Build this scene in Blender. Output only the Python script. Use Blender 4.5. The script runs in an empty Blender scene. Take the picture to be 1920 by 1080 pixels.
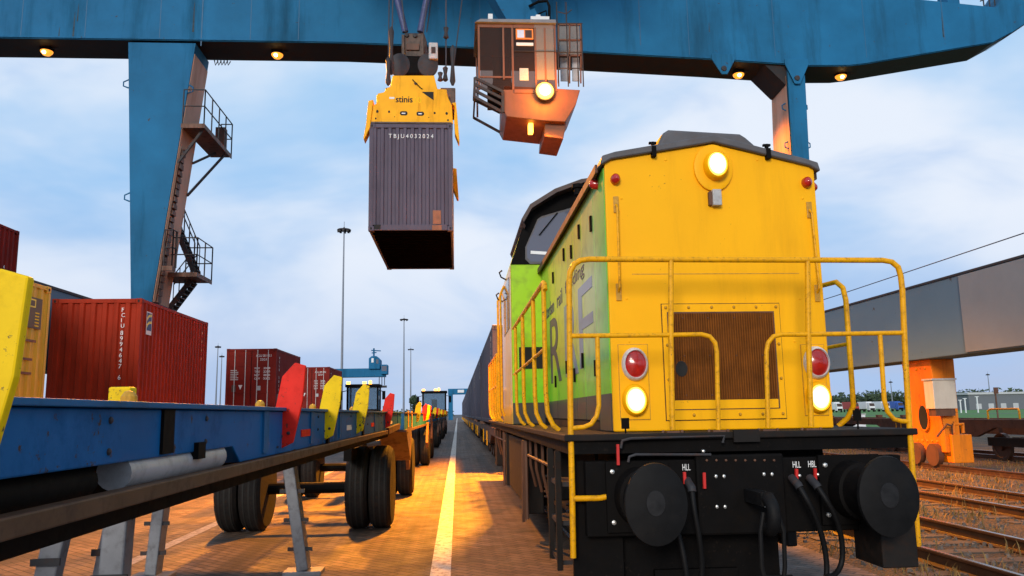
import bpy, bmesh, math, random
from mathutils import Vector, Matrix
random.seed(7)
S = bpy.context.scene
C = S.collection
PI = math.pi

# ------------------------------------------------------------------ camera
F_PX = 1500.0; CAM_H = 1.8
_d = Vector(((858-960)/F_PX, (540-777)/F_PX, -1)).normalized()
_r = math.radians(.35)
_u = Vector((-math.sin(_r), math.cos(_r), 0)); _u = (_u - _d*_u.dot(_d)).normalized()
_x = _d.cross(_u)
W2C = Matrix((( _x[0], _d[0], _u[0]), (_x[1], _d[1], _u[1]), (_x[2], _d[2], _u[2])))
C2W = W2C.transposed()
cam_d = bpy.data.cameras.new('camera'); cam = bpy.data.objects.new('camera', cam_d); C.objects.link(cam)
cam_d.sensor_width = 36; cam_d.lens = F_PX/1920*36; cam_d.clip_start = .05; cam_d.clip_end = 6000
cam.matrix_world = Matrix.Translation((0, 0, CAM_H)) @ C2W.to_4x4()
S.camera = cam

def at(px, py, Y=None, X=None, Z=None):
    """survey helper: the point seen at a photo pixel on a plane of known distance"""
    v = C2W @ Vector(((px-960)/F_PX, (540-py)/F_PX, -1))
    if Y is not None: t = Y/v[1]
    elif X is not None: t = X/v[0]
    else: t = (Z-CAM_H)/v[2]
    return Vector((0, 0, CAM_H)) + v*t

# ------------------------------------------------------------------ materials
MATS = {}
def mat(name, col, rough=.5, metal=0, var=.15, scale=3.0, dirt=None, dirt_amt=.0, streak=False, bump=.0, bscale=40, coat=0, emit=None, estr=0, dscale=None, spec=.5, chips=None, chip_t=.70, chip_s=28):
    if name in MATS: return MATS[name]
    m = bpy.data.materials.new(name); m.use_nodes = True
    nt = m.node_tree; N = nt.nodes; L = nt.links
    b = N['Principled BSDF']
    b.inputs['Roughness'].default_value = rough; b.inputs['Metallic'].default_value = metal
    b.inputs['Coat Weight'].default_value = coat; b.inputs['Coat Roughness'].default_value = .12
    b.inputs['Specular IOR Level'].default_value = spec
    tc = N.new('ShaderNodeTexCoord')
    n = N.new('ShaderNodeTexNoise'); n.inputs['Scale'].default_value = scale; n.inputs['Detail'].default_value = 7
    n.inputs['Roughness'].default_value = .62
    L.new(tc.outputs['Object'], n.inputs['Vector'])
    mr = N.new('ShaderNodeMapRange'); mr.inputs[1].default_value = .3; mr.inputs[2].default_value = .7
    mr.inputs[3].default_value = 1-var; mr.inputs[4].default_value = 1+var
    L.new(n.outputs['Fac'], mr.inputs[0])
    mx = N.new('ShaderNodeVectorMath'); mx.operation = 'SCALE'; mx.inputs[0].default_value = col[:3]
    L.new(mr.outputs[0], mx.inputs['Scale'])
    out = mx.outputs[0]
    if dirt:
        mp = N.new('ShaderNodeMapping'); mp.inputs['Scale'].default_value = (1, 1, .12 if streak else 1)
        L.new(tc.outputs['Object'], mp.inputs[0])
        n2 = N.new('ShaderNodeTexNoise'); n2.inputs['Scale'].default_value = dscale or scale*2.2; n2.inputs['Detail'].default_value = 9
        n2.inputs['Roughness'].default_value = .7
        L.new(mp.outputs[0], n2.inputs['Vector'])
        r2 = N.new('ShaderNodeMapRange'); r2.inputs[1].default_value = .5; r2.inputs[2].default_value = .72
        r2.inputs[3].default_value = 0; r2.inputs[4].default_value = dirt_amt
        L.new(n2.outputs['Fac'], r2.inputs[0])
        m2 = N.new('ShaderNodeMix'); m2.data_type = 'RGBA'
        L.new(r2.outputs[0], m2.inputs[0]); L.new(out, m2.inputs[6]); m2.inputs[7].default_value = (*dirt, 1)
        out = m2.outputs[2]
        rr = N.new('ShaderNodeMapRange'); rr.inputs[3].default_value = rough; rr.inputs[4].default_value = min(1, rough+.35)
        L.new(r2.outputs[0], rr.inputs[0]); L.new(rr.outputs[0], b.inputs['Roughness'])
    if chips:
        n4 = N.new('ShaderNodeTexNoise'); n4.inputs['Scale'].default_value = chip_s; n4.inputs['Detail'].default_value = 4; n4.inputs['Roughness'].default_value = .75
        L.new(tc.outputs['Object'], n4.inputs['Vector'])
        n5 = N.new('ShaderNodeTexNoise'); n5.inputs['Scale'].default_value = 1.7; n5.inputs['Detail'].default_value = 3
        L.new(tc.outputs['Object'], n5.inputs['Vector'])
        sm = N.new('ShaderNodeMath'); sm.operation = 'MULTIPLY_ADD'; sm.inputs[1].default_value = .45; L.new(n5.outputs['Fac'], sm.inputs[0]); 
        sb_ = N.new('ShaderNodeMath'); sb_.operation = 'ADD'; sb_.inputs[1].default_value = -.225; L.new(n4.outputs['Fac'], sb_.inputs[0]); L.new(sb_.outputs[0], sm.inputs[2])
        r4 = N.new('ShaderNodeMapRange'); r4.inputs[1].default_value = chip_t-.02; r4.inputs[2].default_value = chip_t+.03; L.new(sm.outputs[0], r4.inputs[0])
        m4 = N.new('ShaderNodeMix'); m4.data_type = 'RGBA'; L.new(r4.outputs[0], m4.inputs[0]); L.new(out, m4.inputs[6]); m4.inputs[7].default_value = (*chips, 1)
        out = m4.outputs[2]
    L.new(out, b.inputs['Base Color'])
    if bump:
        n3 = N.new('ShaderNodeTexNoise'); n3.inputs['Scale'].default_value = bscale; n3.inputs['Detail'].default_value = 5
        L.new(tc.outputs['Object'], n3.inputs['Vector'])
        bp = N.new('ShaderNodeBump'); bp.inputs['Strength'].default_value = bump; bp.inputs['Distance'].default_value = .02
        L.new(n3.outputs['Fac'], bp.inputs['Height']); L.new(bp.outputs[0], b.inputs['Normal'])
    if emit:
        b.inputs['Emission Color'].default_value = (*emit, 1); b.inputs['Emission Strength'].default_value = estr
    MATS[name] = m; return m

RUST = (.10, .035, .014)
M_yel   = mat('yellow_paint', (.96, .46, .0), .5, var=.04, scale=1.3, dirt=(.60, .25, .004), dirt_amt=.42, streak=True, dscale=2.6, spec=.2, chips=(.42, .19, .012), chip_t=.735, bump=.04, bscale=3)
M_rail  = mat('handrail_yellow', (.80, .37, .0), .45, chips=(.09, .035, .01), chip_t=.67, chip_s=40, spec=.25, var=.12, scale=9, dirt=(.22, .09, .015), dirt_amt=.75, dscale=22)
M_roof  = mat('roof_grey', (.085, .082, .088), .55, var=.2, scale=5, dirt=(.12, .07, .05), dirt_amt=.35)
M_black = mat('black_steel', (.0035, .003, .003), .7, spec=.10, var=.3, scale=6, dirt=(.010, .007, .005), dirt_amt=.6, chips=(.014, .010, .008), chip_t=.68)
M_under = mat('underframe', (.009, .007, .006), .7, spec=.25, var=.35, scale=5, dirt=(.035, .016, .009), dirt_amt=.7)
M_buf   = mat('buffer_steel', (.006, .006, .0065), .6, metal=.0, spec=.15, var=.3, scale=9, dirt=(.018, .015, .013), dirt_amt=.5, dscale=5, chips=(.022, .020, .019), chip_t=.68, chip_s=16)
M_grille= mat('grille_brown', (.21, .066, .008), .65, var=.3, scale=6, dirt=(.06, .022, .006), dirt_amt=.7, streak=True, spec=.1)
M_gmesh = mat('grille_mesh_rust', (.13, .042, .008), .7, var=.4, scale=9, spec=.1)
M_silver= mat('silver_ring', (.66, .63, .60), .4, metal=.0, var=.15, scale=12, dirt=(.18, .13, .09), dirt_amt=.4)
M_redl  = mat('red_lens', (.42, .012, .006), .18, var=.25, scale=14, coat=.6)
M_lamp  = mat('lit_lens', (1, .9, .6), .3, var=0, emit=(1, .86, .40), estr=2.2)
M_lampe = mat('lit_lens_edge', (1, .8, .3), .3, var=0, emit=(1, .62, .03), estr=1.15)
M_lampy = mat('lit_lens_low', (1, .85, .4), .3, var=0, emit=(1, .86, .30), estr=2.6)
M_hps   = mat('sodium_lens', (1, .5, .1), .4, var=0, emit=(1, .30, .02), estr=1.5)
M_hpsc  = mat('sodium_bulb', (1, .7, .3), .4, var=0, emit=(1, .75, .30), estr=14)
M_hpsb  = mat('sodium_lens_bright', (1, .7, .3), .4, var=0, emit=(1, .55, .06), estr=3.0)
M_beacon= mat('amber_beacon', (1, .4, .03), .3, var=0, emit=(1, .42, .04), estr=8)
M_blue  = mat('crane_blue', (.012, .132, .275), .65, var=.22, scale=.35, dirt=(.012, .058, .105), dirt_amt=.85, streak=True, dscale=.8, spec=.15, chips=(.06, .035, .02), chip_t=.70, chip_s=5)
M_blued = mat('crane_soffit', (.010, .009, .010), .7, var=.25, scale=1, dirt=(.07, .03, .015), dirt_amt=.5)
M_sill  = mat('crane_grey', (.115, .20, .275), .7, var=.08, scale=.3, dirt=(.145, .215, .275), dirt_amt=.6, dscale=.25, spec=.15, chips=(.07, .06, .05), chip_t=.71, chip_s=3)
M_orng  = mat('crane_orange', (.76, .20, .006), .5, var=.12, scale=1.5, dirt=(.36, .11, .015), dirt_amt=.75, streak=True, spec=.2, chips=(.12, .05, .02), chip_t=.66, chip_s=9)
M_rustp = mat('rust_paint', (.11, .045, .022), .6, var=.3, scale=2, dirt=(.05, .02, .012), dirt_amt=.8, streak=True)
M_steel = mat('dark_steel', (.03, .03, .034), .6, spec=.3, var=.3, scale=4, dirt=RUST, dirt_amt=.6)
M_cred  = mat('container_red', (.32, .024, .006), .6, spec=.12, var=.16, scale=1.2, dirt=(.14, .022, .012), dirt_amt=.55, streak=True, dscale=2.5)
M_cred2 = mat('container_maroon', (.19, .013, .008), .6, spec=.12, var=.16, scale=1.2, dirt=(.09, .02, .015), dirt_amt=.5, streak=True, dscale=2.5)
M_cgrey = mat('container_slate', (.095, .080, .112), .6, spec=.2, var=.12, scale=1.0, dirt=(.065, .055, .07), dirt_amt=.6, streak=True, dscale=2)
M_ctrain= mat('container_charcoal', (.045, .043, .065), .5, spec=.3, var=.2, scale=.7, dirt=(.05, .035, .045), dirt_amt=.6, streak=True, dscale=1.5)
M_cyel  = mat('container_yellow', (.62, .34, .008), .5, var=.14, scale=1, dirt=(.30, .16, .02), dirt_amt=.6, streak=True, dscale=2)
M_floor = mat('container_floor', (.004, .003, .003), .9, spec=0.0, var=.4, scale=4)
M_spr   = mat('spreader_yellow', (.92, .42, .0), .5, spec=.2, var=.1, scale=2, dirt=(.35, .13, .012), dirt_amt=.6, streak=True, dscale=4)
M_head  = mat('headblock_brown', (.06, .028, .013), .5, var=.4, scale=4, dirt=(.02, .016, .014), dirt_amt=.8)
M_rope  = mat('rope_steel', (.03, .03, .045), .6, var=.2)
M_strut = mat('strut_blue', (.035, .05, .15), .5, var=.3, scale=8, dirt=(.2, .2, .24), dirt_amt=.4)
M_tblue = mat('trailer_blue', (.003, .105, .29), .5, spec=.1, chips=(.05, .03, .02), chip_t=.65, chip_s=14, var=.2, scale=.9, dirt=(.006, .022, .06), dirt_amt=.75, dscale=1.6)
M_tblue2= mat('trailer_blue_worn', (.012, .11, .25), .55, spec=.15, var=.2, scale=.9, dirt=(.04, .06, .07), dirt_amt=.75, dscale=2)
M_flange= mat('trailer_flange', (.085, .045, .025), .55, spec=.3, var=.3, scale=3, dirt=(.05, .03, .02), dirt_amt=.7, dscale=7)
M_leg   = mat('leg_grey', (.17, .18, .20), .5, metal=.2, var=.2, scale=5, dirt=(.06, .05, .05), dirt_amt=.6)
M_tank  = mat('tank_grey', (.42, .42, .43), .4, metal=.2, var=.15, scale=5, dirt=(.15, .12, .10), dirt_amt=.5)
M_pred  = mat('marker_red', (.72, .018, .008), .55, spec=.2, chips=(.10, .03, .02), chip_t=.64, chip_s=26, var=.14, scale=5, dirt=(.35, .012, .008), dirt_amt=.4)
M_pyel  = mat('marker_yellow', (.86, .55, .0), .55, spec=.2, chips=(.16, .10, .03), chip_t=.64, chip_s=26, var=.12, scale=5, dirt=(.45, .28, .02), dirt_amt=.45)
M_poran = mat('marker_orange', (.80, .22, .01), .45, var=.12, scale=5, dirt=(.4, .12, .02), dirt_amt=.4)
M_tyre  = mat('tyre_rubber', (.011, .010, .010), .8, spec=.2, var=.3, scale=8, dirt=(.035, .02, .012), dirt_amt=.6, bump=.3, bscale=30)
M_rim   = mat('rim_steel', (.45, .42, .40), .4, metal=.4, var=.2, scale=8, dirt=(.15, .08, .04), dirt_amt=.6)
M_mast  = mat('mast_galvanised', (.20, .22, .26), .5, metal=.3, var=.1)
M_white = mat('white_letter', (.80, .80, .78), .6, var=.08, scale=20)
M_dark  = mat('dark_letter', (.035, .045, .07), .5, var=.1)
M_slate = mat('grey_letter', (.16, .19, .27), .4, var=.1, coat=.3)
M_yello = mat('emblem_yellow', (.8, .6, .05), .5, var=.05)
M_navy  = mat('emblem_navy', (.02, .03, .12), .5, var=.05)
M_grout = mat('seam_black', (.008, .008, .007), .8, var=.1)
M_gbox  = mat('grey_box', (.42, .42, .42), .5, var=.15, scale=18, dirt=(.2, .15, .1), dirt_amt=.5)
M_cabi  = mat('cabinet_beige', (.55, .50, .42), .4, var=.05, scale=3, dirt=(.35, .28, .2), dirt_amt=.3, streak=True)
M_railst= mat('rail_steel', (.07, .035, .022), .45, metal=.3, var=.3, scale=4, dirt=RUST, dirt_amt=.6)
M_railtop=mat('rail_top', (.42, .38, .34), .22, metal=.9, var=.2, scale=6)
M_sleep = mat('sleeper_wood', (.075, .055, .042), .85, var=.4, scale=5)
M_stone = mat('ballast_stone', (.11, .085, .07), .85, var=.5, scale=11)
M_straw = mat('dry_grass', (.20, .12, .032), .8, var=.5, scale=1.5)
M_cabbr = mat('cab_brown', (.17, .052, .012), .5, var=.2, scale=2, dirt=(.13, .06, .03), dirt_amt=.6, streak=True)
M_dpan  = mat('cab_panel_grey', (.16, .17, .19), .5, var=.15, scale=3)
M_seat  = mat('seat_fabric', (.05, .03, .025), .8, var=.2)
M_paper = mat('white_plate', (.75, .74, .72), .6, var=.05)
M_truckw= mat('truck_white', (.70, .71, .73), .4, var=.08)
M_truckb= mat('truck_blue', (.03, .10, .42), .4, var=.1)
M_truckr= mat('truck_red', (.38, .03, .02), .4, var=.1)
M_wagon = mat('wagon_rust', (.06, .026, .014), .65, var=.35, scale=2.5, dirt=(.035, .022, .017), dirt_amt=.8)
M_hose  = mat('rubber_hose', (.005, .005, .0055), .6, var=.2, spec=.2)
M_red   = mat('cock_red', (.55, .02, .015), .4, var=.1)
M_bolt  = mat('bolt_steel', (.60, .60, .58), .35, metal=.7, var=.1)
M_ybolt = mat('bolt_yellow', (.50, .25, .01), .5, var=.3, scale=30)
M_leaf  = mat('leaf_dark', (.035, .06, .022), .7, var=.5, scale=.8)
M_trunk = mat('bark', (.06, .045, .035), .9, var=.3)
M_concr = mat('building_grey', (.45, .46, .48), .7, var=.08, scale=.3)

def glass(name, col, rough=.05, trans=.85):
    m = bpy.data.materials.new(name); m.use_nodes = True
    N = m.node_tree.nodes; L = m.node_tree.links
    b = N['Principled BSDF']; b.inputs['Base Color'].default_value = (*col, 1); b.inputs['Roughness'].default_value = rough
    b.inputs['Specular IOR Level'].default_value = .8
    t = N.new('ShaderNodeBsdfTransparent'); t.inputs[0].default_value = (*[min(1, c*2+.35) for c in col], 1)
    fr = N.new('ShaderNodeMixShader'); fr.inputs[0].default_value = trans
    L.new(b.outputs[0], fr.inputs[1]); L.new(t.outputs[0], fr.inputs[2]); L.new(fr.outputs[0], N['Material Output'].inputs[0])
    return m
M_glass = glass('cab_glass', (.14, .15, .20), .06, .25)
M_cglass= glass('crane_glass', (.10, .06, .04), .04, .78)
M_tglass2 = glass('tan_glass', (.32, .27, .22), .1, .5)
M_tglass= glass('tractor_glass', (.2, .25, .28), .05, .7)

def livery():
    """lime to green loco livery with a dark skirt"""
    m = bpy.data.materials.new('loco_livery'); m.use_nodes = True
    N = m.node_tree.nodes; L = m.node_tree.links; b = N['Principled BSDF']
    b.inputs['Roughness'].default_value = .38; b.inputs['Specular IOR Level'].default_value = .25; b.inputs['Coat Weight'].default_value = .12; b.inputs['Coat Roughness'].default_value = .10
    tc = N.new('ShaderNodeTexCoord'); sp = N.new('ShaderNodeSeparateXYZ'); L.new(tc.outputs['Object'], sp.inputs[0])
    # horizontal blend: local y measured from loco front (hood from .55 to 6.2)
    nz = N.new('ShaderNodeTexNoise'); nz.inputs['Scale'].default_value = 1.1; nz.inputs['Detail'].default_value = 3
    L.new(tc.outputs['Object'], nz.inputs['Vector'])
    ry = N.new('ShaderNodeValToRGB'); e = ry.color_ramp
    e.elements[0].position = 0; e.elements[0].color = (.22, .42, .06, 1)
    e.elements[1].position = 1; e.elements[1].color = (.34, .62, .010, 1)
    for p, c in ((.06, (.14, .50, .03, 1)), (.16, (.38, .50, .12, 1)), (.34, (.52, .52, .018, 1)), (.6, (.50, .57, .006, 1)), (.85, (.40, .62, .008, 1))):
        k = e.elements.new(p); k.color = c
    my = N.new('ShaderNodeMapRange'); my.inputs[1].default_value = .5; my.inputs[2].default_value = 6.6
    ad = N.new('ShaderNodeMath'); ad.operation = 'MULTIPLY_ADD'; ad.inputs[1].default_value = .5; 
    L.new(nz.outputs['Fac'], ad.inputs[0]); L.new(sp.outputs[1], ad.inputs[2]); L.new(ad.outputs[0], my.inputs[0]); L.new(my.outputs[0], ry.inputs[0])
    # vertical: towards green low down
    mz = N.new('ShaderNodeMapRange'); mz.inputs[1].default_value = 2.75; mz.inputs[2].default_value = 2.0; mz.interpolation_type = 'SMOOTHSTEP'
    L.new(sp.outputs[2], mz.inputs[0])
    m1 = N.new('ShaderNodeMix'); m1.data_type = 'RGBA'; L.new(mz.outputs[0], m1.inputs[0]); L.new(ry.outputs[0], m1.inputs[6]); m1.inputs[7].default_value = (.20, .62, .012, 1)
    # teal patch round the big letters
    mt = N.new('ShaderNodeMapRange'); mt.inputs[1].default_value = 1.2; mt.inputs[2].default_value = 0; mt.interpolation_type = 'SMOOTHSTEP'
    dv = N.new('ShaderNodeVectorMath'); dv.operation = 'DISTANCE'
    cb = N.new('ShaderNodeCombineXYZ'); L.new(sp.outputs[1], cb.inputs[1]); L.new(sp.outputs[2], cb.inputs[2])
    L.new(cb.outputs[0], dv.inputs[0]); dv.inputs[1].default_value = (0, 1.6, 2.85); L.new(dv.outputs['Value'], mt.inputs[0])
    mk = N.new('ShaderNodeMath'); mk.operation = 'MULTIPLY'; mk.inputs[1].default_value = .5; L.new(mt.outputs[0], mk.inputs[0])
    m2 = N.new('ShaderNodeMix'); m2.data_type = 'RGBA'; L.new(mk.outputs[0], m2.inputs[0]); L.new(m1.outputs[2], m2.inputs[6]); m2.inputs[7].default_value = (.42, .66, .36, 1)
    # skirt
    mb = N.new('ShaderNodeMath'); mb.operation = 'LESS_THAN'; mb.inputs[1].default_value = 1.965; L.new(sp.outputs[2], mb.inputs[0])
    m3 = N.new('ShaderNodeMix'); m3.data_type = 'RGBA'; L.new(mb.outputs[0], m3.inputs[0]); L.new(m2.outputs[2], m3.inputs[6]); m3.inputs[7].default_value = (.055, .05, .048, 1)
    # grime
    n2 = N.new('ShaderNodeTexNoise'); n2.inputs['Scale'].default_value = 5; n2.inputs['Detail'].default_value = 8; L.new(tc.outputs['Object'], n2.inputs['Vector'])
    r2 = N.new('ShaderNodeMapRange'); r2.inputs[1].default_value = .5; r2.inputs[2].default_value = .8; r2.inputs[4].default_value = .5; L.new(n2.outputs['Fac'], r2.inputs[0])
    m4 = N.new('ShaderNodeMix'); m4.data_type = 'RGBA'; L.new(r2.outputs[0], m4.inputs[0]); L.new(m3.outputs[2], m4.inputs[6]); m4.inputs[7].default_value = (.10, .11, .03, 1)
    L.new(m4.outputs[2], b.inputs['Base Color'])
    return m
M_liv = livery()

def ground_mat(name, kind):
    m = bpy.data.materials.new(name); m.use_nodes = True
    N = m.node_tree.nodes; L = m.node_tree.links; b = N['Principled BSDF']
    tc = N.new('ShaderNodeTexCoord')
    def noise(sc, det=6, ro=.6):
        n = N.new('ShaderNodeTexNoise'); n.inputs['Scale'].default_value = sc; n.inputs['Detail'].default_value = det; n.inputs['Roughness'].default_value = ro
        L.new(tc.outputs['Object'], n.inputs['Vector']); return n
    def rng(src, a, b_, c=0, d=1):
        r = N.new('ShaderNodeMapRange'); r.inputs[1].default_value = a; r.inputs[2].default_value = b_; r.inputs[3].default_value = c; r.inputs[4].default_value = d
        L.new(src, r.inputs[0]); return r.outputs[0]
    def mix(f, a, c):
        k = N.new('ShaderNodeMix'); k.data_type = 'RGBA'
        L.new(f, k.inputs[0]) if not isinstance(f, float) else setattr(k.inputs[0], 'default_value', f)
        for i, v in ((6, a), (7, c)):
            if isinstance(v, tuple): k.inputs[i].default_value = (*v, 1)
            else: L.new(v, k.inputs[i])
        return k.outputs[2]
    if kind == 'paver':
        mp = N.new('ShaderNodeMapping'); mp.inputs['Rotation'].default_value = (0, 0, PI/4); L.new(tc.outputs['Object'], mp.inputs[0])
        br = N.new('ShaderNodeTexBrick'); L.new(mp.outputs[0], br.inputs['Vector'])
        br.inputs['Scale'].default_value = 1; br.inputs['Brick Width'].default_value = .24; br.inputs['Row Height'].default_value = .12
        br.inputs['Mortar Size'].default_value = .012; br.inputs['Mortar Smooth'].default_value = .4; br.inputs['Bias'].default_value = 0
        br.inputs['Color1'].default_value = (.20, .122, .078, 1); br.inputs['Color2'].default_value = (.085, .050, .031, 1); br.inputs['Mortar'].default_value = (.022, .015, .010, 1)
        c = br.outputs['Color']
        c = mix(rng(noise(.45).outputs['Fac'], .42, .68, 0, .65), c, (.085, .055, .036))
        c = mix(rng(noise(3.5, 8, .7).outputs['Fac'], .52, .75, 0, .55), c, (.04, .028, .021))
        c = mix(rng(noise(.9, 3, .4).outputs['Fac'], .60, .66, 0, .75), c, (.016, .013, .012))
        c = mix(rng(noise(.17, 2, .4).outputs['Fac'], .55, .62, 0, .35), c, (.12, .095, .085))
        # tyre tracks run along the lane
        mp2 = N.new('ShaderNodeMapping'); mp2.inputs['Scale'].default_value = (2.2, .05, 1); L.new(tc.outputs['Object'], mp2.inputs[0])
        n = N.new('ShaderNodeTexNoise'); n.inputs['Scale'].default_value = 1; n.inputs['Detail'].default_value = 4; L.new(mp2.outputs[0], n.inputs['Vector'])
        c = mix(rng(n.outputs['Fac'], .47, .62, 0, .72), c, (.034, .024, .018))
        L.new(c, b.inputs['Base Color']); L.new(rng(noise(2).outputs['Fac'], .3, .7, .55, .85), b.inputs['Roughness'])
        hs = N.new('ShaderNodeMath'); hs.operation = 'MULTIPLY_ADD'; L.new(noise(25, 6).outputs['Fac'], hs.inputs[0]); hs.inputs[1].default_value = .5
        inv = N.new('ShaderNodeMath'); inv.operation = 'SUBTRACT'; inv.inputs[0].default_value = 1; L.new(br.outputs['Fac'], inv.inputs[1]); L.new(inv.outputs[0], hs.inputs[2])
        bp = N.new('ShaderNodeBump'); bp.inputs['Strength'].default_value = .8; bp.inputs['Distance'].default_value = .012; L.new(hs.outputs[0], bp.inputs['Height']); L.new(bp.outputs[0], b.inputs['Normal'])
    elif kind == 'asphalt':
        c = mix(rng(noise(.3).outputs['Fac'], .35, .7), (.075, .07, .068), (.11, .10, .095))
        c = mix(rng(noise(40, 3).outputs['Fac'], .5, .7, 0, .5), c, (.04, .04, .04))
        L.new(c, b.inputs['Base Color']); b.inputs['Roughness'].default_value = .85
    elif kind == 'gravel':
        v = N.new('ShaderNodeTexVoronoi'); v.inputs['Scale'].default_value = 22; L.new(tc.outputs['Object'], v.inputs['Vector'])
        c = mix(rng(v.outputs['Distance'], 0, .7), (.115, .085, .06), (.028, .02, .016))
        c = mix(rng(noise(.7).outputs['Fac'], .42, .62, 0, .8), c, (.15, .09, .03))
        c = mix(rng(noise(5, 8).outputs['Fac'], .52, .7, 0, .6), c, (.07, .055, .03))
        L.new(c, b.inputs['Base Color']); b.inputs['Roughness'].default_value = .95
        bp = N.new('ShaderNodeBump'); bp.inputs['Strength'].default_value = 1; bp.inputs['Distance'].default_value = .05; bp.invert = True
        L.new(v.outputs['Distance'], bp.inputs['Height']); L.new(bp.outputs[0], b.inputs['Normal'])
    elif kind == 'grass':
        c = mix(rng(noise(.08).outputs['Fac'], .35, .65), (.04, .15, .015), (.075, .21, .022))
        c = mix(rng(noise(3, 8).outputs['Fac'], .45, .7, 0, .6), c, (.03, .07, .018))
        L.new(c, b.inputs['Base Color']); b.inputs['Roughness'].default_value = .9
    elif kind == 'line':
        c = mix(rng(noise(9, 9, .75).outputs['Fac'], .50, .58, 0, .85), (.70, .66, .60), (.13, .10, .09))
        c = mix(rng(noise(1.2).outputs['Fac'], .4, .65, 0, .45), c, (.46, .41, .36))
        L.new(c, b.inputs['Base Color']); b.inputs['Roughness'].default_value = .65
    elif kind == 'oldline':
        c = mix(rng(noise(7, 9, .75).outputs['Fac'], .42, .6, 0, .9), (.40, .36, .33), (.13, .11, .10))
        L.new(c, b.inputs['Base Color']); b.inputs['Roughness'].default_value = .7
    return m

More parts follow.
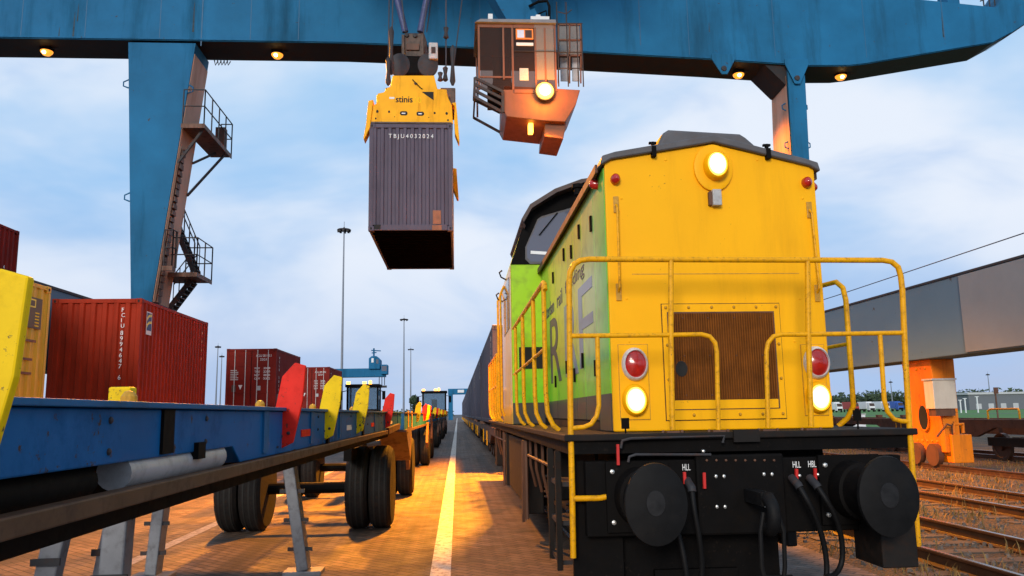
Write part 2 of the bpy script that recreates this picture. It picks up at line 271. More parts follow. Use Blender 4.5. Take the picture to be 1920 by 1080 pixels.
# ------------------------------------------------------------------ mesh helpers
class MB:
    def __init__(s): s.v = []; s.f = []
    def add(s, vs, fs):
        o = len(s.v); s.v += [tuple(v) for v in vs]; s.f += [tuple(i+o for i in f) for f in fs]; return s
    def box(s, x0, x1, y0, y1, z0, z1):
        return s.add([(x0,y0,z0),(x1,y0,z0),(x1,y1,z0),(x0,y1,z0),(x0,y0,z1),(x1,y0,z1),(x1,y1,z1),(x0,y1,z1)],
                     [(0,3,2,1),(4,5,6,7),(0,1,5,4),(1,2,6,5),(2,3,7,6),(3,0,4,7)])
    def prism(s, poly, axis, a, b):
        """poly: 2D points; axis 'y': (x,z), 'x': (y,z), 'z': (x,y)"""
        def P(p, t): return {'y': (p[0], t, p[1]), 'x': (t, p[0], p[1]), 'z': (p[0], p[1], t)}[axis]
        n = len(poly); vs = [P(p, a) for p in poly] + [P(p, b) for p in poly]
        fs = [tuple(range(n)), tuple(range(2*n-1, n-1, -1))] + [(i, i+n, (i+1) % n+n, (i+1) % n) for i in range(n)]
        return s.add(vs, fs)
    def tube(s, pts, r, n=8, rz=None):
        pts = [Vector(p) for p in pts]; rings = []
        up = None
        for i, p in enumerate(pts):
            if i == 0: t = pts[1]-p
            elif i == len(pts)-1: t = p-pts[i-1]
            else: t = (pts[i+1]-p).normalized()+(p-pts[i-1]).normalized()
            t.normalize()
            if up is None:
                up = Vector((0, 0, 1)) if abs(t.z) < .9 else Vector((1, 0, 0))
            a = up - t*up.dot(t); a.normalize(); up = a; b = t.cross(a)
            rr = r[i] if isinstance(r, (list, tuple)) else r
            rings.append([p+(a*math.cos(2*PI*k/n)+b*math.sin(2*PI*k/n))*rr for k in range(n)])
        vs = [q for R in rings for q in R]; fs = []
        for i in range(len(pts)-1):
            for k in range(n):
                fs.append((i*n+k, i*n+(k+1) % n, (i+1)*n+(k+1) % n, (i+1)*n+k))
        fs += [tuple(range(n-1, -1, -1)), tuple(range((len(pts)-1)*n, len(pts)*n))]
        return s.add(vs, fs)
    def bar(s, a, b, w, h=None):
        """square bar between two points"""
        a = Vector(a); b = Vector(b); h = h or w; t = (b-a).normalized()
        u = Vector((0, 0, 1)) if abs(t.z) < .9 else Vector((1, 0, 0))
        p = (u-t*u.dot(t)).normalized(); q = t.cross(p)
        vs = [c+p*(h/2*i)+q*(w/2*j) for c in (a, b) for i, j in ((-1,-1),(-1,1),(1,1),(1,-1))]
        return s.add(vs, [(0,1,2,3),(7,6,5,4),(0,4,5,1),(1,5,6,2),(2,6,7,3),(3,7,4,0)])
    def lathe(s, c, prof, axis='y', n=32, sx=1, sz=1):
        """prof: (offset along axis, radius); elliptical by sx, sz"""
        vs = []; m = len(prof)
        for o, r in prof:
            for k in range(n):
                a = 2*PI*k/n; p, q = r*math.cos(a)*sx, r*math.sin(a)*sz
                vs.append({'y': (c[0]+p, c[1]+o, c[2]+q), 'x': (c[0]+o, c[1]+p, c[2]+q), 'z': (c[0]+p, c[1]+q, c[2]+o)}[axis])
        fs = [(i*n+k, i*n+(k+1) % n, (i+1)*n+(k+1) % n, (i+1)*n+k) for i in range(m-1) for k in range(n)]
        if prof[0][1] > 1e-6: fs.append(tuple(range(n-1, -1, -1)))
        if prof[-1][1] > 1e-6: fs.append(tuple(range((m-1)*n, m*n)))
        return s.add(vs, fs)
    def corr(s, a, b, z0, z1, nrm, depth, pitch, flat=.3, slope=.2):
        """corrugated sheet from a to b (xy), outward normal nrm; profile starts outward"""
        a = Vector((a[0], a[1], 0)); b = Vector((b[0], b[1], 0)); L_ = (b-a).length; t = (b-a)/L_; n_ = Vector((nrm[0], nrm[1], 0))
        k = max(1, round(L_/pitch)); p = L_/k; pr = []
        for i in range(k):
            o = i*p; pr += [(o, 0), (o+p*flat, 0), (o+p*(flat+slope), -depth), (o+p*(1-slope), -depth)]
        pr.append((L_, 0)); vs = []
        for o, d in pr:
            q = a+t*o+n_*d; vs += [(q.x, q.y, z0), (q.x, q.y, z1)]
        return s.add(vs, [(2*i, 2*i+2, 2*i+3, 2*i+1) for i in range(len(pr)-1)])
    def build(s, name, m, parent=None, smooth=False, bevel=0, base=None, seg=2):
        L0 = Vector((0, 0, 0))
        if base is not None: L0 = Vector(base)
        elif parent is not None:
            r = parent
            while r.parent: r = r.parent
            L0 = Vector(r['_base']) if '_base' in r else Vector(r.location)
        me = bpy.data.meshes.new(name)
        me.from_pydata([tuple(Vector(v)-L0) for v in s.v], [], s.f); me.update()
        bm = bmesh.new(); bm.from_mesh(me); bmesh.ops.recalc_face_normals(bm, faces=bm.faces); bm.to_mesh(me); bm.free()
        me.materials.append(m)
        o = bpy.data.objects.new(name, me); C.objects.link(o)
        if parent is not None: o.parent = parent
        elif base is not None: o.location = L0
        if smooth:
            for p in me.polygons: p.use_smooth = True
            try: me.set_sharp_from_angle(angle=math.radians(40))
            except Exception: pass
        if bevel:
            b = o.modifiers.new('bevel', 'BEVEL'); b.width = bevel; b.segments = seg; b.limit_method = 'ANGLE'; b.angle_limit = math.radians(40)
        return o

def tag(o, label, cat, group=None, kind=None):
    if label: o['label'] = label
    if cat: o['category'] = cat
    if group: o['group'] = group
    if kind: o['kind'] = kind
    return o
def thing(name, label, cat, loc=(0, 0, 0), group=None):
    o = bpy.data.objects.new(name, None); C.objects.link(o); o.location = loc; o.empty_display_size = .2
    return tag(o, label, cat, group)
def copy_tree(o, parent=None, loc=None, label=None, group=None):
    c = o.copy(); C.objects.link(c)
    if parent is not None: c.parent = parent
    if loc is not None: c.location = loc
    if label: c['label'] = label
    if group: c['group'] = group
    for ch in list(o.children): copy_tree(ch, c)
    return c
def txt(body, org, xd, yd, h, name, m, parent, width=None, thick=.004, valign='BASE', spacing=1.0, stretch=None):
    """raised lettering: origin, reading direction, up direction, cap height"""
    cu = bpy.data.curves.new('t', 'FONT'); cu.body = body; cu.size = 1; cu.space_character = spacing; cu.extrude = .0
    to = bpy.data.objects.new('t', cu); C.objects.link(to)
    dg = bpy.context.evaluated_depsgraph_get(); dg.update()
    me = bpy.data.meshes.new_from_object(to.evaluated_get(dg))
    bpy.data.objects.remove(to); bpy.data.curves.remove(cu)
    vs = [v.co.copy() for v in me.vertices]
    x0 = min(v.x for v in vs); x1 = max(v.x for v in vs); y0 = min(v.y for v in vs); y1 = max(v.y for v in vs)
    sy = h/(y1-y0); sx = (width/(x1-x0)) if width else sy*(stretch or 1)
    xd = Vector(xd); yd = Vector(yd); nd = xd.cross(yd).normalized(); org = Vector(org)
    P = [org+xd*((v.x-x0)*sx)+yd*((v.y-y0)*sy) for v in vs]
    fs = [tuple(p.vertices) for p in me.polygons]; bpy.data.meshes.remove(me)
    mb = MB(); mb.add([p+nd*thick for p in P], fs)
    # side walls
    ec = {}
    for f in fs:
        for i in range(len(f)):
            e = (f[i], f[(i+1) % len(f)]); ec[e] = 1
    n = len(P); mb.v += [tuple(p-nd*.001) for p in P]
    for (a, b) in ec:
        if (b, a) not in ec: mb.f.append((a, b, b+n, a+n))
    return mb.build(name, m, parent)

# ------------------------------------------------------------------ setting
def sheet(name, m, x0, x1, y0, y1, z):
    o = MB().add([(x0,y0,z),(x1,y0,z),(x1,y1,z),(x0,y1,z)], [(0,1,2,3)]).build(name, m)
    o['kind'] = 'structure'; return o
sheet('ground', ground_mat('yard_asphalt', 'asphalt'), -3000, 3000, -60, 5000, -.012)
sheet('pavement', ground_mat('paver_brick', 'paver'), -16, 4.55, -12, 420, -.004)
sheet('gravel_bed', ground_mat('gravel_weeds', 'gravel'), 4.55, 34, -12, 420, -.006)
sheet('grass_field', ground_mat('meadow_grass', 'grass'), 34, 900, 60, 1500, -.003)
sheet('access_road', MATS.get('x') or ground_mat('road_asphalt', 'asphalt'), 34, 900, 168, 176, .004)
sheet('white_line', ground_mat('line_paint', 'line'), -.325, -.09, -5, 400, 0.0)
sheet('faded_line', ground_mat('old_line_paint', 'oldline'), -4.28, -4.10, -5, 300, 0.0)

def track(cx, label, y0, y1, embedded=False, sleepers=True):
    t = thing('railway_track', label, 'railway track', (cx, y0, 0), 'railway tracks in the yard')
    for s in (-1, 1):
        x = cx+s*.735; m = MB()
        h = .02 if embedded else .17
        if not embedded:
            m.prism([(x-.07,.0),(x+.07,.0),(x+.07,.015),(x+.012,.035),(x+.012,.125),(x+.036,.14),(x+.036,.165),(x-.036,.165),(x-.036,.14),(x-.012,.125),(x-.012,.035),(x-.07,.015)], 'y', y0, y1)
        else:
            m.box(x-.036, x+.036, y0, y1, -.03, .006)
        r = m.build('rail', M_railst, t)
        MB().box(x-.026, x+.026, y0, y1, h-.006 if not embedded else .007, h+.002 if not embedded else .0095).build('running_surface', M_railtop, r)
        if embedded:
            MB().box(x+(-.1 if s > 0 else .04), x+(-.04 if s > 0 else .1), y0, y1, -.03, 0.0015).build('flangeway', M_grout, r)
    if sleepers:
        m = MB(); y = y0+.3
        while y < min(y1, 90):
            m.box(cx-1.25, cx+1.25, y, y+.24, -.02, .012); y += .63
        m.build('sleepers', M_sleep, t)
    return t
track(2.36, 'paved-in railway track under the yellow locomotive', -5, 380, True, False)
track(6.18, 'first open railway track right of the locomotive, bright worn rail head', 2, 380)
track(9.75, 'second open railway track with two dark rusty rails in dry grass', 3, 380)
track(18.6, 'railway track in the weeds under the rusty flat wagon', 4, 380)
for x, lb in ((13.75, 'single crane rail in the weeds under the orange crane foot'), (-12.3, 'single crane rail under the left blue crane leg')):
    t = thing('crane_rail', lb, 'crane rail', (x, 2, 0))
    MB().prism([(x-.08,0),(x+.08,0),(x+.08,.02),(x+.02,.04),(x+.02,.12),(x+.04,.13),(x+.04,.16),(x-.04,.16),(x-.04,.13),(x-.02,.12),(x-.02,.04),(x-.08,.02)], 'y', 2, 200).build('rail', M_railst, t)

# ballast stones and dry grass between the tracks
m = MB()
for i in range(5200):
    y = 7.5+34*random.random()**1.8; x = 4.7+8.5*random.random()
    r = random.uniform(.018, .05); a = random.random()*6.28
    vs = []
    for k in range(5):
        q = a+k*1.2566; rr = r*random.uniform(.7, 1.2); vs.append((x+rr*math.cos(q), y+rr*math.sin(q), -.01))
    for k in range(4):
        q = a+.4+k*1.57; rr = r*random.uniform(.35, .7); vs.append((x+rr*math.cos(q), y+rr*math.sin(q), r*random.uniform(.6, 1.1)))
    m.add(vs, [(5,6,7,8),(0,1,6,5),(1,2,6),(2,3,7,6),(3,4,8,7),(4,0,5,8)])
tag(m.build('ballast', M_stone), 'grey and brown ballast stones between the open rails', 'gravel', kind='stuff')
m = MB()
clumps = [(random.uniform(4.7, 17), 8+40*random.random()**1.4) for _ in range(700)]
for cx, cy in clumps:
    if abs(abs(cx-6.18)-.735) < .12 or abs(abs(cx-9.75)-.735) < .12: continue
    for k in range(random.randint(8, 22)):
        x = cx+random.gauss(0, .14); y = cy+random.gauss(0, .14); h = random.uniform(.05, .2)*random.uniform(.7, 1.3); a = random.random()*6.28
        w = .006+.004*random.random(); l = random.uniform(.02, .1)
        dx, dy = math.cos(a), math.sin(a)
        m.add([(x-dy*w, y+dx*w, -.01), (x+dy*w, y-dx*w, -.01), (x+dx*l*.5+dy*w*.7, y+dy*l*.5-dx*w*.7, h*.65), (x+dx*l*.5-dy*w*.7, y+dy*l*.5+dx*w*.7, h*.65), (x+dx*l*1.3, y+dy*l*1.3, h)],
              [(0,1,2,3),(3,2,4)])
tag(m.build('dry_grass', M_straw), 'dry straw coloured weeds growing along the tracks', 'dry grass', kind='stuff')

# ------------------------------------------------------------------ locomotive
CX = 2.38; HX0, HX1 = 1.385, 3.405; HY0, CY0, CY1, RY1 = 7.15, 12.8, 15.3, 21.4
FY0, FY1 = 6.62, 22.7; FZ = 1.62; EX0, EX1 = .88, 3.86
loco = thing('locomotive', 'yellow and lime green diesel shunting locomotive with lit headlights', 'locomotive', (0, FY0, 0))
zl, zr, zm, xm = 4.13, 4.075, 4.30, 2.43
# hood core and yellow front
core = MB().prism([(HX0+.012, FZ+.002), (HX1-.012, FZ+.002), (HX1-.012, zr-.02), (xm, zm-.02), (HX0+.012, zl-.02)], 'y', HY0+.03, CY0).build('hood_core', M_grout, loco)
front = MB().prism([(HX0, FZ+.003), (HX1, FZ+.003), (HX1, zr), (xm, zm), (HX0, zl)], 'y', HY0, HY0+.035).build('hood_front', M_yel, loco, bevel=.012)
# side corner strip and doors, both sides
bounds = [(7.187, 7.78), (7.80, 8.58), (8.60, 9.22), (9.24, 9.88), (9.90, 11.06), (11.08, 12.79)]
for side in (0, 1):
    xs = (HX0-.008, HX0+.02) if side == 0 else (HX1-.02, HX1+.008)
    zt = (zl if side == 0 else zr)-.06
    for i, (a, b) in enumerate(bounds):
        d = MB().box(xs[0], xs[1], a, b, FZ+(.004 if i == 0 else .10), zt).build('corner_panel' if i == 0 else 'hood_door', M_liv, loco, bevel=.006)
        if i and side == 0:
            for z in ([2.15, 3.62] if i % 2 else [2.28, 3.72]):
                y = a+.07
                MB().box(HX0-.03, HX0-.008, y, y+.05, z, z+.16).build('door_handle', M_black, d)
    MB().box(xs[0]+(.012 if side == 0 else 0), xs[1]-(0 if side == 0 else .012), 7.80, 12.79, FZ+.003, FZ+.095).build('skirt', M_under, loco)
# grey roof cap
roof = MB()
def roofpoly(dz, e):
    return [(HX0-e, zl-.05+dz), (HX0-e+.02, zl+.035+dz), (HX0+.10, zl+.075+dz), (xm, zm+.075+dz), (HX1-.10, zr+.075+dz), (HX1+e-.02, zr+.035+dz), (HX1+e, zr-.05+dz), (HX1+e-.02, zr-.05+dz), (HX1-.06, zr+.002+dz), (xm, zm+.002+dz), (HX0+.06, zl+.002+dz), (HX0-e+.02, zl-.05+dz)]
roof.prism(roofpoly(0, .045), 'y', HY0-.045, CY0-.002)
rf = roof.build('hood_roof', M_roof, loco, bevel=.015, smooth=True)
gut = MB().box(HX0-.07, HX0-.047, HY0+.1, CY0-.01, zl-.09, zl-.01).box(HX1+.047, HX1+.07, HY0+.1, CY0-.01, zr-.09, zr-.01).build('gutter', M_rustp, rf)
# roof box (exhaust housing)
A = at(1228, 285, Y=7.75); T0 = at(1247, 242, Y=7.75); T1 = at(1395, 250, Y=7.75); B = at(1440, 292, Y=7.75)
yb = 9.6
bx = MB().prism([(A.x, zl-.02), (A.x, A.z), (T0.x-.015, T0.z-.035), (T0.x+.04, T0.z), (T1.x-.04, T1.z), (T1.x+.02, T1.z-.04), (B.x, B.z), (B.x, zl-.02)], 'y', 7.75, yb).build('roof_housing', M_roof, loco, bevel=.03, smooth=True)
MB().prism([(A.x-.012, A.z-.01), (T0.x-.027, T0.z-.045), (T0.x-.022, T0.z-.045), (A.x-.006, A.z-.01)], 'y', 7.80, yb-.05).build('housing_side', M_yel, bx)
MB().lathe((at(1297, 238, Y=8.4).x, 8.4, T0.z-.02), [(0, .03), (.06, .03), (.075, .02)], 'z', 12).build('housing_knob', M_gbox, bx)
for px in (1221, 1433):
    p = at(px, 280 if px < 1300 else 284, Y=7.2); l = MB()
    l.box(p.x-.02, p.x+.02, 7.09, 7.22, p.z-.10, p.z-.002).box(p.x-.012, p.x+.012, 7.12, 7.16, p.z-.002, p.z+.05).box(p.x-.035, p.x+.035, 7.125, 7.155, p.z+.03, p.z+.05)
    l.build('roof_clamp', M_black, loco)
# top headlight
def headlamp(px, py, r, name, lensm, ringm, k=1.24, Y=HY0, depth=.10):
    p = at(px, py, Y=Y)
    b = MB().lathe(p, [(0, r*1.28), (-depth*.5, r*1.25), (-depth, r*1.18), (-depth-.012, r*1.06), (-depth+.005, r*1.0)], 'y', 40, 1, k).build(name, ringm, loco, smooth=True)
    if lensm is M_redl:
        MB().lathe(p, [(-depth+.006, r*1.02), (-depth-.012, r*.75), (-depth-.022, 0)], 'y', 40, 1, k).build('lens', lensm, b, smooth=True)
    else:
        MB().lathe(p, [(-depth+.006, r*1.02), (-depth-.006, r*.86)], 'y', 40, 1, k).build('lens_rim', M_lampe, b, smooth=True)
        l_ = MB()
        l_.lathe(p, [(-depth-.006, r*.86), (-depth-.012, r*.70), (-depth-.009, r*.66), (-depth-.016, r*.45), (-depth-.013, r*.41), (-depth-.019, r*.2), (-depth-.021, 0)], 'y', 40, 1, k)
        l_.build('lens', lensm, b)
    return b
headlamp(1338, 314, .090, 'headlight', M_lamp, M_yel, 1.25, depth=.12)
p0 = at(1336, 316, Y=HY0)
MB().lathe(p0, [(0, .185), (-.03, .185), (-.036, .17), (-.036, .1)], 'y', 40, 1, 1.22).build('headlight_base', M_yel, loco, smooth=True)
m = MB(); q = at(1200, 514, Y=HY0)
m.box(HX0+.22, HX1-.22, HY0-.0012, HY0-.0004, q.z-.004, q.z+.004).build('front_seam', M_ybolt, loco)
for px, py in ((1165, 372), (1175, 560), (1248, 300), (1420, 300), (1505, 372), (1500, 560), (1180, 640), (1490, 640)):
    q = at(px, py, Y=HY0); MB().lathe(q, [(0, .011), (-.004, .010), (-.007, .004), (-.0075, 0)], 'y', 10).build('front_rivet', M_yel, loco, smooth=True)
# red marker knobs
for px, py in ((1153, 337), (1511, 343)):
    p = at(px, py, Y=HY0)
    MB().lathe(p, [(0, .045), (-.015, .045), (-.05, .04), (-.072, .022), (-.078, 0)], 'y', 20, 1, 1.2).build('marker_lamp', M_redl, loco, smooth=True)
for px, X, sgn in ((1123, HX0, -1), (1531, HX1, 1)):
    p = Vector((X, 7.5 if sgn < 0 else 7.3, at(px, 343, X=X).z if sgn < 0 else 3.92))
    MB().lathe((X+sgn*.005, p.y, p.z), [(0, .045), (sgn*.05, .042), (sgn*.08, .02), (sgn*.084, 0)], 'x', 18, 1, 1.2).build('side_marker_lamp', M_redl, loco, smooth=True)
# connector box
a, b = at(1332, 358, Y=HY0), at(1350, 388, Y=HY0)
cb = MB().box(a.x, b.x, HY0-.07, HY0-.002, b.z, a.z).build('connector_box', M_gbox, loco, bevel=.008)
MB().box(a.x-.03, a.x, HY0-.045, HY0-.003, b.z+.01, a.z-.02).build('box_hinge', M_rustp, cb)
# vertical grab rods near the corners
for q in ([(1155, 384), (1160, 548)], [(1517, 394), (1532, 550)]):
    t_, b_ = at(*q[0], Y=HY0), at(*q[1], Y=HY0)
    g = MB().tube([t_+Vector((0, -.004, .0)), t_+Vector((.0, -.055, -.04)), b_+Vector((0, -.055, .04)), b_+Vector((0, -.004, 0))], .011, 8).build('grab_rod', M_rail, loco, smooth=True)
    for e in (t_, b_):
        MB().box(e.x-.026, e.x+.026, HY0-.012, HY0-.001, e.z-.08, e.z+.08).build('rod_bracket', M_ybolt, g, bevel=.006)
# radiator panel
def pbox(mb, p, q, y0, y1):
    a, b = at(*p, Y=HY0), at(*q, Y=HY0); return mb.box(a.x, b.x, y0, y1, b.z, a.z)
ga, gb = at(1240, 571, Y=HY0), at(1474, 784, Y=HY0); ia, ib = at(1252, 588, Y=HY0), at(1458, 747, Y=HY0); ib2 = at(1458, 766, Y=HY0)
pan = MB().box(ga.x, gb.x, HY0-.016, HY0-.001, gb.z, ga.z).build('radiator_panel', M_yel, loco, bevel=.003)
MB().box(ga.x-.007, gb.x+.007, HY0-.004, HY0-.0005, gb.z-.007, ga.z+.007).build('panel_seam', M_grout, pan)
MB().box(ia.x-.012, ib.x+.012, HY0-.019, HY0-.015, ib2.z, ia.z+.012).build('panel_groove', M_rustp, pan)
MB().box(ia.x+.006, ib.x-.004, HY0-.026, HY0-.018, ib2.z+.008, ib.z-.004).build('panel_sill', M_yel, pan)
g = MB(); nx = 44
for i in range(nx):
    x = ia.x+(ib.x-ia.x)*(i+.5)/nx; w = (ib.x-ia.x)/nx
    g.prism([(x-w*.36, -.020+HY0), (x-w*.18, HY0-.034), (x+w*.18, HY0-.034), (x+w*.36, HY0-.020)], 'z', ib.z+.002, ia.z-.002)
gr = g.build('grille', M_grille, pan)
g = MB()
for i in range(60):
    z = ib.z+(ia.z-ib.z)*(i+.5)/60; g.box(ia.x+.002, ib.x-.002, HY0-.029, HY0-.0195, z-.004, z+.004)
g.build('grille_mesh', M_gmesh, pan)
q = at(1276, 692, Y=HY0); MB().lathe((q.x, HY0-.0345, q.z), [(0, .055), (-.002, .05)], 'y', 20, 1, 1.3).build('grille_dent', M_grout, pan)
for fx in (.13, .37, .62, .87):
    for fz in (.06, .5, .95):
        MB().lathe((ia.x+(ib.x-ia.x)*fx, HY0-.034, ia.z+(ib.z-ia.z)*fz), [(0, .008), (-.006, .006), (-.008, 0)], 'y', 8).build('rivet', M_rustp, pan)
pts = [(i, .03) for i in (.03, .225, .42, .61, .80, .97)] + [(i, .965) for i in (.03, .225, .42, .61, .80, .97)] + [(.03, .36), (.03, .66), (.975, .36), (.975, .66)]
for fx, fz in pts:
    MB().lathe((ga.x+(gb.x-ga.x)*fx, HY0-.016, ga.z+(gb.z-ga.z)*fz*.995), [(0, .014), (-.006, .013), (-.013, .007), (-.014, 0)], 'y', 10, 1, 1.15).build('bolt', M_ybolt, pan, smooth=True)
# lamp plates with tail lamp and headlight
for (p, q, red, low) in (((1159, 647), (1219, 786), (1190, 683), (1190, 750)), ((1501, 647), (1553, 778), (1530, 680), (1533, 745))):
    a, b = at(*p, Y=HY0), at(*q, Y=HY0)
    pl = MB().box(a.x, b.x, HY0-.012, HY0-.001, b.z, a.z).build('lamp_plate', M_yel, loco, bevel=.004)
    MB().box(a.x-.006, b.x+.006, HY0-.004, HY0-.0006, b.z-.006, a.z+.006).build('plate_seam', M_ybolt, pl)
    headlamp(*red, .094, 'tail_lamp', M_redl, M_silver, 1.26, HY0-.012, .05)
    headlamp(*low, .090, 'headlight', M_lampy, M_yel, 1.26, HY0-.012, .06)
# small black plates on the footplate edge
for p in ((1172, 795), (1606, 780)):
    c = at(*p, Y=6.72)
    MB().box(c.x-.032, c.x+.032, 6.70, 6.72, c.z-.04, c.z+.05).box(c.x-.006, c.x+.006, 6.705, 6.715, FZ, c.z-.04).build('lamp_bracket', M_black, loco)
# lettering on the side (reads away to near)
LX = HX0-.0085
def sidetxt(body, pa, pb, ztop, zbot, name, m):
    ya, yb_ = pa, pb
    return txt(body, (LX, ya, zbot), (0, -1, 0), (0, 0, 1), ztop-zbot, name, m, loco, width=ya-yb_)
sidetxt('F', 8.93, 7.98, 3.18, 2.28, 'lettering', M_slate)
sidetxt('R', 10.15, 9.05, 3.14, 2.24, 'lettering', M_slate)
sidetxt('R', 11.75, 10.55, 3.14, 2.22, 'lettering', M_dark)
sidetxt('feeding', 10.0, 8.45, 3.44, 3.24, 'small_lettering', M_dark)
sidetxt('rotterdam', 12.5, 11.2, 3.42, 3.22, 'small_lettering', M_dark)
sidetxt('rail', 10.85, 10.3, 3.42, 3.22, 'small_lettering', M_dark)

# cab
cz = 4.2
prof = [(EX0, FZ+.004), (EX0, cz), (EX0+.24, 4.92), (EX0+.34, 5.08), (1.62, 5.32), (2.05, 5.48), (CX, 5.53)]
full = prof + [(2*CX-x, z) for x, z in reversed(prof[:-1])]
cab = MB().prism(full, 'y', CY0, CY1).build('cab', M_liv, loco, bevel=.02)
low = [(EX0-.004, cz), (EX0+.236, 4.92), (EX0+.336, 5.078), (1.62, 5.31), (2.05, 5.47), (CX, 5.52)]
lowf = low+[(2*CX-x, z) for x, z in reversed(low[:-1])]
MB().prism(lowf, 'y', CY0-.02, CY0-.001).build('window_surround', M_black, cab)
rp = [(EX0+.20, 4.84), (EX0+.17, 4.90), (EX0+.31, 5.14), (1.60, 5.40), (2.04, 5.565), (CX, 5.615)]
rpf = rp+[(2*CX-x, z) for x, z in reversed(rp[:-1])] + [(2*CX-x, z-.07) for x, z in rp[1:]][::1] + [(x, z-.07) for x, z in reversed(rp[1:])]
# roof shell: outer curve and inner curve
outer = rp+[(2*CX-x, z) for x, z in reversed(rp[:-1])]; inner = [(x+(.03 if x < CX else -.03), z-.06) for x, z in outer]
m = MB(); n = len(outer); 
for i in range(n-1):
    m.add([(outer[i][0], CY0-.28, outer[i][1]), (outer[i+1][0], CY0-.28, outer[i+1][1]), (outer[i+1][0], CY1+.15, outer[i+1][1]), (outer[i][0], CY1+.15, outer[i][1]),
           (inner[i][0], CY0-.28, inner[i][1]), (inner[i+1][0], CY0-.28, inner[i+1][1]), (inner[i+1][0], CY1+.15, inner[i+1][1]), (inner[i][0], CY1+.15, inner[i][1])],
          [(0,1,2,3),(7,6,5,4),(0,4,5,1),(3,2,6,7),(0,3,7,4),(1,5,6,2)])
M_croof = mat('cab_roof_brown', (.055, .032, .025), .5, var=.35, scale=4, dirt=(.16, .06, .03), dirt_amt=.6)
MBroof = m.build('cab_roof', M_croof, cab)
def mirrx(pts): return [(2*CX-x, z) for x, z in pts][::-1]
wpx = [(988, 462), (1009, 414), (1016, 409), (1075, 392), (1075, 490), (996, 491), (988, 483)]
wp = [(at(x, y, Y=CY0-.03).x, at(x, y, Y=CY0-.03).z) for x, y in wpx]
for w in (wp, mirrx(wp)):
    cx_ = sum(q[0] for q in w)/len(w); cz_ = sum(q[1] for q in w)/len(w)
    fr = MB().prism([(cx_+(x-cx_)*1.09, cz_+(z-cz_)*1.09) for x, z in w], 'y', CY0-.03, CY0-.0205).build('window_frame', M_roof, cab)
    MB().prism(w, 'y', CY0-.036, CY0-.031).build('windscreen', M_glass, fr)
a, b = at(1011, 441, Y=CY0-.05), at(1045, 399, Y=CY0-.05)
MB().bar(a, b, .03, .02).build('wiper', M_black, cab)
a, b = at(995, 473, Y=CY0-.04), at(1026, 475, Y=CY0-.04)
MB().bar(a, b, .01, .05).build('reflector_strip', M_white, cab)
a, b = at(973, 651, Y=CY0-.01), at(1022, 691, Y=CY0-.01)
MB().box(a.x, b.x, CY0-.012, CY0-.001, b.z, a.z).build('vent', M_grout, cab)
p = at(1083, 352, Y=12.2)
MB().lathe((p.x, 12.2, p.z-.12), [(0, .06), (.10, .06), (.11, .09), (.17, .09), (.18, .07)], 'z', 14).build('roof_vent', M_black, loco, smooth=True)
MB().box(EX0-.01, EX0-.001, CY0+.02, CY1-.02, FZ+.01, cz-.03).build('cab_side', mat('cab_side_yellow', (.62, .42, .02), .3, var=.1, scale=1.5, coat=.4, dirt=(.5, .25, .1), dirt_amt=.4), cab)
a = MB().box(EX0-.02, EX0-.011, CY0+.35, CY1-.6, 3.2, 4.05).build('side_window', M_glass, cab)
for y in (14.4, 15.35):
    MB().tube([(EX0-.05, y, 1.75), (EX0-.09, y, 1.9), (EX0-.09, y, 3.95), (EX0-.02, y, 4.1)], .022, 8).build('grab_rail', M_rail, cab, smooth=True)
for y, z in ((13.9, 4.12), (15.1, 3.9)):
    MB().tube([(EX0+.01, y, z), (EX0-.10, y, z+.06), (EX0-.13, y, z+.14), (EX0-.08, y, z+.18)], .014, 6).build('mirror_arm', M_black, cab)
# rear hood
MB().prism([(HX0, FZ+.003), (HX1, FZ+.003), (HX1, zr), (xm, zm), (HX0, zl)], 'y', CY1+.002, RY1).build('rear_hood', M_yel, loco, bevel=.015)
MB().prism(roofpoly(.004, .04), 'y', CY1+.152, RY1+.04).build('rear_roof', M_roof, loco)

# footplate and frame
MB().box(EX0-.01, EX1+.01, FY0-.02, FY1, FZ-.055, FZ).build('footplate', M_under, loco, bevel=.01)
fr = MB().box(EX0+.03, EX1-.03, FY0+.02, FY1-.02, FZ-.16, FZ-.057)
fr.box(1.55, 3.2, FY0+.35, FY1-.4, .75, FZ-.162)
fr.build('main_frame', M_black, loco)
a, b = at(1375, 806, Y=6.58), at(1425, 828, Y=6.58)
MB().box(a.x, b.x, 6.575, 6.60, b.z, a.z).build('front_step_plate', M_under, loco)
hs = MB().box(1.04, 3.72, 6.64, 6.76, .80, 1.40).build('headstock', M_black, loco, bevel=.01)
ca, cbb = at(1303, 853, Y=6.6), at(1478, 1000, Y=6.6)
cp = MB().box(ca.x, cbb.x, 6.585, 6.638, cbb.z, ca.z).build('coupling_plate', M_black, loco, bevel=.02)
for px, py in ((1342, 893), (1357, 893), (1432, 889), (1447, 889), (1344, 950), (1359, 950), (1434, 948), (1449, 946)):
    p = at(px, py, Y=6.585)
    MB().lathe(p, [(0, .013), (-.012, .012), (-.016, 0)], 'y', 8, 1, 1.2).build('bolt', M_bolt, cp, smooth=True)
g = MB()
for px in range(1325, 1465, 18):
    p = at(px, 863, Y=6.585); g.lathe(p, [(0, .011), (-.01, .009), (-.012, 0)], 'y', 8)
g.build('plate_rivets', M_rustp, cp)
